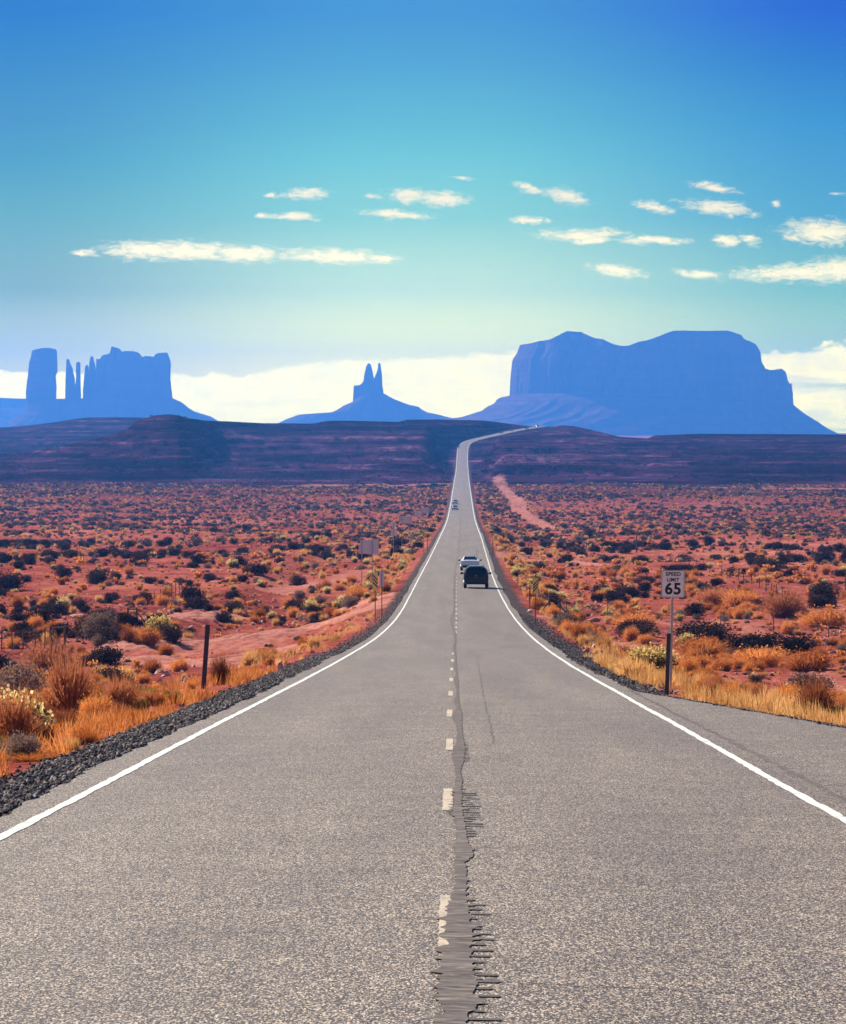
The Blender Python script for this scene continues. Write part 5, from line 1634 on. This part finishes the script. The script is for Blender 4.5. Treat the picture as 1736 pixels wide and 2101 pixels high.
# copies for the far masses
bank = {}
def proto_col(key, meshes):
    c_ = bpy.data.collections.new(key)
    for i_, m_ in enumerate(meshes):
        c_.objects.link(bpy.data.objects.new("%s_%d" % (key, i_), MESH[m_]))
    return c_
def instancer(name, pts, rots, scls, idx, coll, label, cat):
    me = bpy.data.meshes.new(name)
    me.vertices.add(len(pts))
    me.vertices.foreach_set("co", np.asarray(pts, np.float32).ravel())
    for nm_, typ, arr in (("rot", 'FLOAT_VECTOR', rots), ("scl", 'FLOAT_VECTOR', scls)):
        at_ = me.attributes.new(nm_, typ, 'POINT'); at_.data.foreach_set("vector", np.asarray(arr, np.float32).ravel())
    at_ = me.attributes.new("pick", 'INT', 'POINT'); at_.data.foreach_set("value", np.asarray(idx, np.int32))
    o_ = link(bpy.data.objects.new(name, me))
    ng = bpy.data.node_groups.new(name, 'GeometryNodeTree')
    ng.interface.new_socket("Geometry", in_out='INPUT', socket_type='NodeSocketGeometry')
    ng.interface.new_socket("Geometry", in_out='OUTPUT', socket_type='NodeSocketGeometry')
    gi = ng.nodes.new('NodeGroupInput'); go = ng.nodes.new('NodeGroupOutput')
    ip = ng.nodes.new('GeometryNodeInstanceOnPoints')
    ci = ng.nodes.new('GeometryNodeCollectionInfo')
    ci.inputs['Collection'].default_value = coll
    ci.inputs['Separate Children'].default_value = True
    ci.inputs['Reset Children'].default_value = True
    def na(nm_, t_):
        x_ = ng.nodes.new('GeometryNodeInputNamedAttribute'); x_.data_type = t_; x_.inputs[0].default_value = nm_
        return x_.outputs[0]
    ng.links.new(gi.outputs[0], ip.inputs['Points'])
    ng.links.new(ci.outputs[0], ip.inputs['Instance'])
    ip.inputs['Pick Instance'].default_value = True
    ng.links.new(na("pick", 'INT'), ip.inputs['Instance Index'])
    ng.links.new(na("rot", 'FLOAT_VECTOR'), ip.inputs['Rotation'])
    ng.links.new(na("scl", 'FLOAT_VECTOR'), ip.inputs['Scale'])
    ng.links.new(ip.outputs[0], go.inputs[0])
    md = o_.modifiers.new("scatter", 'NODES'); md.node_group = ng
    tag(o_, label, cat, kind="stuff")
    return o_
FARKEY = {'sage': 'far_sage', 'grey': 'far_grey', 'dry': 'far_dry', 'tan': 'far_tan', 'bloom': 'far_bloom', 'weed': 'far_dry', 'olive': 'far_grey'}
for kd, lst in sets.items():
    A_ = np.concatenate(lst)
    # keep clear of the plants already set by hand
    keep = np.ones(len(A_), bool)
    for (ox, oy, orad) in occ:
        keep &= np.hypot(A_[:, 0] - ox, (A_[:, 1] - oy) * .5) > orad * .8
    # nothing stands in the line of sight to the two marker posts
    za_ = G(A_[:, 0], A_[:, 1])
    ua_ = CX + A_[:, 0] / A_[:, 1] * F; ra_ = HZ - (za_ - CAMZ) / A_[:, 1] * F; hw_ = A_[:, 2] / A_[:, 1] * F * .5
    for (ux, r0_, r1_) in ((423, 1268, 1440), (1371, 1280, 1440)):
        keep &= ~((np.abs(ua_ - ux) < 8 + hw_) & (ra_ > r0_) & (ra_ < r1_))
    A_ = A_[keep]
    inview = np.abs(A_[:, 0] / A_[:, 1]) < .127
    size = A_[:, 2] / A_[:, 1] * np.where(inview, 1, 1e-3)
    order = np.argsort(-size)
    nm, key, nmax, cat = NEAR[kd]
    near, farr = A_[order[:nmax]], A_[order[nmax:]]
    gz = G(near[:, 0], near[:, 1])
    for i_, (X1, Y1, W1, H1) in enumerate(near):
        sd = 'l' if X1 < XC(Y1) else 'r'
        k3 = i_ % 3
        bl = ("bloom_%d" % k3) if kd == 'bloom' else None
        one_plant(nm, key % k3, (X1, Y1, gz[i_] - .03), W1, H1 * (1.12 if kd in ('sage', 'grey') else 1.4), rng.rand() * 6.28, LABEL[(kd, sd)], cat,
                  {'l': "left of the road: ", 'r': "right of the road: "}[sd] + {'sage': "dark sagebrush", 'grey': "grey sagebrush", 'dry': "orange clumps", 'tan': "straw clumps", 'bloom': "yellow bloom bushes", 'weed': "russet weeds", 'olive': "olive weeds"}[kd], bl)
    n_ = len(farr)
    if n_ == 0: continue
    gz = G(farr[:, 0], farr[:, 1])
    instancer("distant_" + {'sage': 'sagebrush', 'grey': 'grey_brush', 'dry': 'orange_scrub', 'tan': 'straw_scrub', 'bloom': 'yellow_brush', 'weed': 'russet_weeds', 'olive': 'olive_weeds'}[kd],
              np.stack([farr[:, 0], farr[:, 1], gz - .05], 1), np.stack([0 * gz, 0 * gz, rng.rand(n_) * 6.28], 1),
              np.stack([farr[:, 2], farr[:, 2], farr[:, 3] * (1.1 if kd in ('sage', 'grey') else 1.35)], 1), rng.randint(0, 3, n_), proto_col(FARKEY[kd], [FARKEY[kd] + "_%d" % i_ for i_ in range(3)]), LABEL2[kd], "brush")
    print(kd, len(near), n_)
# verge grass
def verge(n_, ya, yb, m0, m1, sidesel, dens=None):
    Y_ = (ya ** 1.2 + (yb ** 1.2 - ya ** 1.2) * rng.rand(n_)) ** (1 / 1.2)
    off = m0 + (m1 - m0) * rng.rand(n_) ** 1.4
    lim = np.where((sidesel > 0) & (Y_ < 80), np.maximum(4.15, turn_off(Y_)), 4.1)
    X_ = XC(Y_) + sidesel * (lim + off)
    k_ = free(X_, Y_, .6)
    if dens is not None: k_ &= rng.rand(n_) < dens(X_, Y_)
    return X_[k_], Y_[k_]
vx = []; 
for a_ in (verge(3300, 40, 125, .75, 6.5, 1, lambda p_, q_: np.clip((clump(p_, q_, 2.6, 311) - .36) * 3.0, .04, 1)), verge(1500, 120, 420, 1.6, 6, 1, lambda p_, q_: clump(p_, q_, 8, 312) * .8), verge(700, 100, 420, 1.4, 5, -1, lambda p_, q_: clump(p_, q_, 8, 312) * .7)):
    vx.append(np.stack(a_, 1))
vx = np.concatenate(vx)
for (ox, oy, orad) in occ: vx = vx[np.hypot(vx[:, 0] - ox, (vx[:, 1] - oy + orad) * .4) > orad * .7]
n_ = len(vx)
gz = G(vx[:, 0], vx[:, 1]); s_ = .20 + .48 * rng.rand(n_) ** 1.5
instancer("straw_grass", np.stack([vx[:, 0], vx[:, 1], gz - .02], 1), np.stack([.15 * rng.randn(n_), .15 * rng.randn(n_), rng.rand(n_) * 6.28], 1), np.stack([s_, s_, s_], 1), rng.randint(0, 3, n_),
          proto_col("straw_tuft", ["grass_tuft_%d" % i_ for i_ in range(3)]), "dry straw coloured grass along the verges", "grass")
vx = []
for a_ in (verge(1900, 30, 105, 1.3, 7.5, -1, lambda p_, q_: np.clip((clump(p_, q_, 2.2, 313) - .36) * 3.2, .02, 1)), verge(1300, 60, 150, 3, 14, 1, lambda p_, q_: np.clip((clump(p_, q_, 5, 314) - .3) * 2.2, .03, 1))):
    vx.append(np.stack(a_, 1))
vx = np.concatenate(vx)
for (ox, oy, orad) in occ: vx = vx[np.hypot(vx[:, 0] - ox, (vx[:, 1] - oy + orad) * .4) > orad * .7]
n_ = len(vx)
gz = G(vx[:, 0], vx[:, 1]); s_ = .30 + .40 * rng.rand(n_)
instancer("russet_grass", np.stack([vx[:, 0], vx[:, 1], gz - .02], 1), np.stack([.15 * rng.randn(n_), .15 * rng.randn(n_), rng.rand(n_) * 6.28], 1), np.stack([s_, s_, s_], 1), rng.randint(0, 3, n_),
          proto_col("russet_tuft", ["russet_tuft_%d" % i_ for i_ in range(3)]), "rust orange dry grass along the verges", "grass")
# red clods and chips of rock on the bare ground
def clods(n_, ya, yb):
    X_, Y_ = scatter(n_, ya, yb, 1.2, lambda a_, b_: np.clip((clump(a_, b_, 8, 341) - .3) * 2.4, .08, 1))
    return np.stack([X_, Y_], 1)
for i_ in range(3):
    bm = bmesh.new(); bmesh.ops.create_icosphere(bm, subdivisions=1, radius=.5)
    q = np.random.RandomState(400 + i_)
    for v_ in bm.verts: v_.co = Vector((v_.co.x * (.8 + .5 * q.rand()), v_.co.y * (.7 + .5 * q.rand()), v_.co.z * (.5 + .4 * q.rand())))
    me = bpy.data.meshes.new("stone_%d" % i_); bm.to_mesh(me); bm.free(); me.materials.append(M['stone']); MESH["stone_%d" % i_] = me
CL_ = clods(14000, 85, 330)
gx = []
for a_ in (verge(22000, 24, 130, .0, 1.75, -1), verge(12000, 32, 82, .02, .62, 1), verge(7000, 80, 200, .0, 1.9, 1)):
    gx.append(np.stack(a_, 1))
# stones do not keep off the road margin as plants do
def gravel_pts(n_, ya, yb, w_, sd):
    Y_ = (ya ** .7 + (yb ** .7 - ya ** .7) * rng.rand(n_)) ** (1 / .7)
    off = .02 + w_ * np.abs(rng.rand(n_) + .12 * rng.randn(n_))
    lim = np.where((sd > 0) & (Y_ < 80), np.maximum(4.15, turn_off(Y_)), 4.05)
    return np.stack([XC(Y_) + sd * (lim + off), Y_], 1)
gx = np.concatenate([gravel_pts(26000, 24, 130, 1.35, -1), gravel_pts(9000, 32, 80, .62, 1), gravel_pts(7000, 78, 220, 1.5, 1), gravel_pts(3000, 130, 300, 1.2, -1)])
n_ = len(gx)
gz = G(gx[:, 0], gx[:, 1]); s_ = .018 + .075 * rng.rand(n_) ** 2.6
instancer("gravel", np.stack([gx[:, 0], gx[:, 1], gz + s_ * .12], 1), rng.rand(n_, 3) * 6.28, np.stack([s_, s_, s_], 1), rng.randint(0, 3, n_), proto_col("stone", ["stone_%d" % i_ for i_ in range(3)]),
          "dark grey gravel strip beside the asphalt", "gravel")

n_ = len(CL_)
gz = G(CL_[:, 0], CL_[:, 1]); s_ = .06 + .42 * rng.rand(n_) ** 3
for i_ in range(3):
    me = MESH["stone_%d" % i_].copy(); me.materials.clear(); me.materials.append(M['redstone'] if i_ == 1 else M['palered']); MESH["clod_%d" % i_] = me
instancer("loose_rock", np.stack([CL_[:, 0], CL_[:, 1], gz], 1), rng.rand(n_, 3) * 6.28, np.stack([s_ * 1.3, s_ * 1.1, s_ * .6], 1), rng.randint(0, 3, n_), proto_col("clod", ["clod_%d" % i_ for i_ in range(3)]),
          "red clods and rock chips strewn over the bare ground", "rubble")

# ------------------------------------------------------------------ air
bm = bmesh.new()
bm_box(bm, (0, 6700, (-60 + 318) / 2), (36000, 14400, 378))
m = bpy.data.materials.new("blue_air"); m.use_nodes = True
m.node_tree.nodes.clear()
n = NT(m.node_tree)
out = n.n('ShaderNodeOutputMaterial'); pv = n.n('ShaderNodeVolumePrincipled')
pv.inputs['Color'].default_value = (*HAZE_COLOR, 1)
pv.inputs['Density'].default_value = HAZE_DENSITY
pv.inputs['Anisotropy'].default_value = .4
n.l(pv.outputs[0], out.inputs['Volume'])
hz = obj_bm("haze", bm, m)
tag(hz, "thin blue air between the road and the far buttes", "haze", kind="stuff")
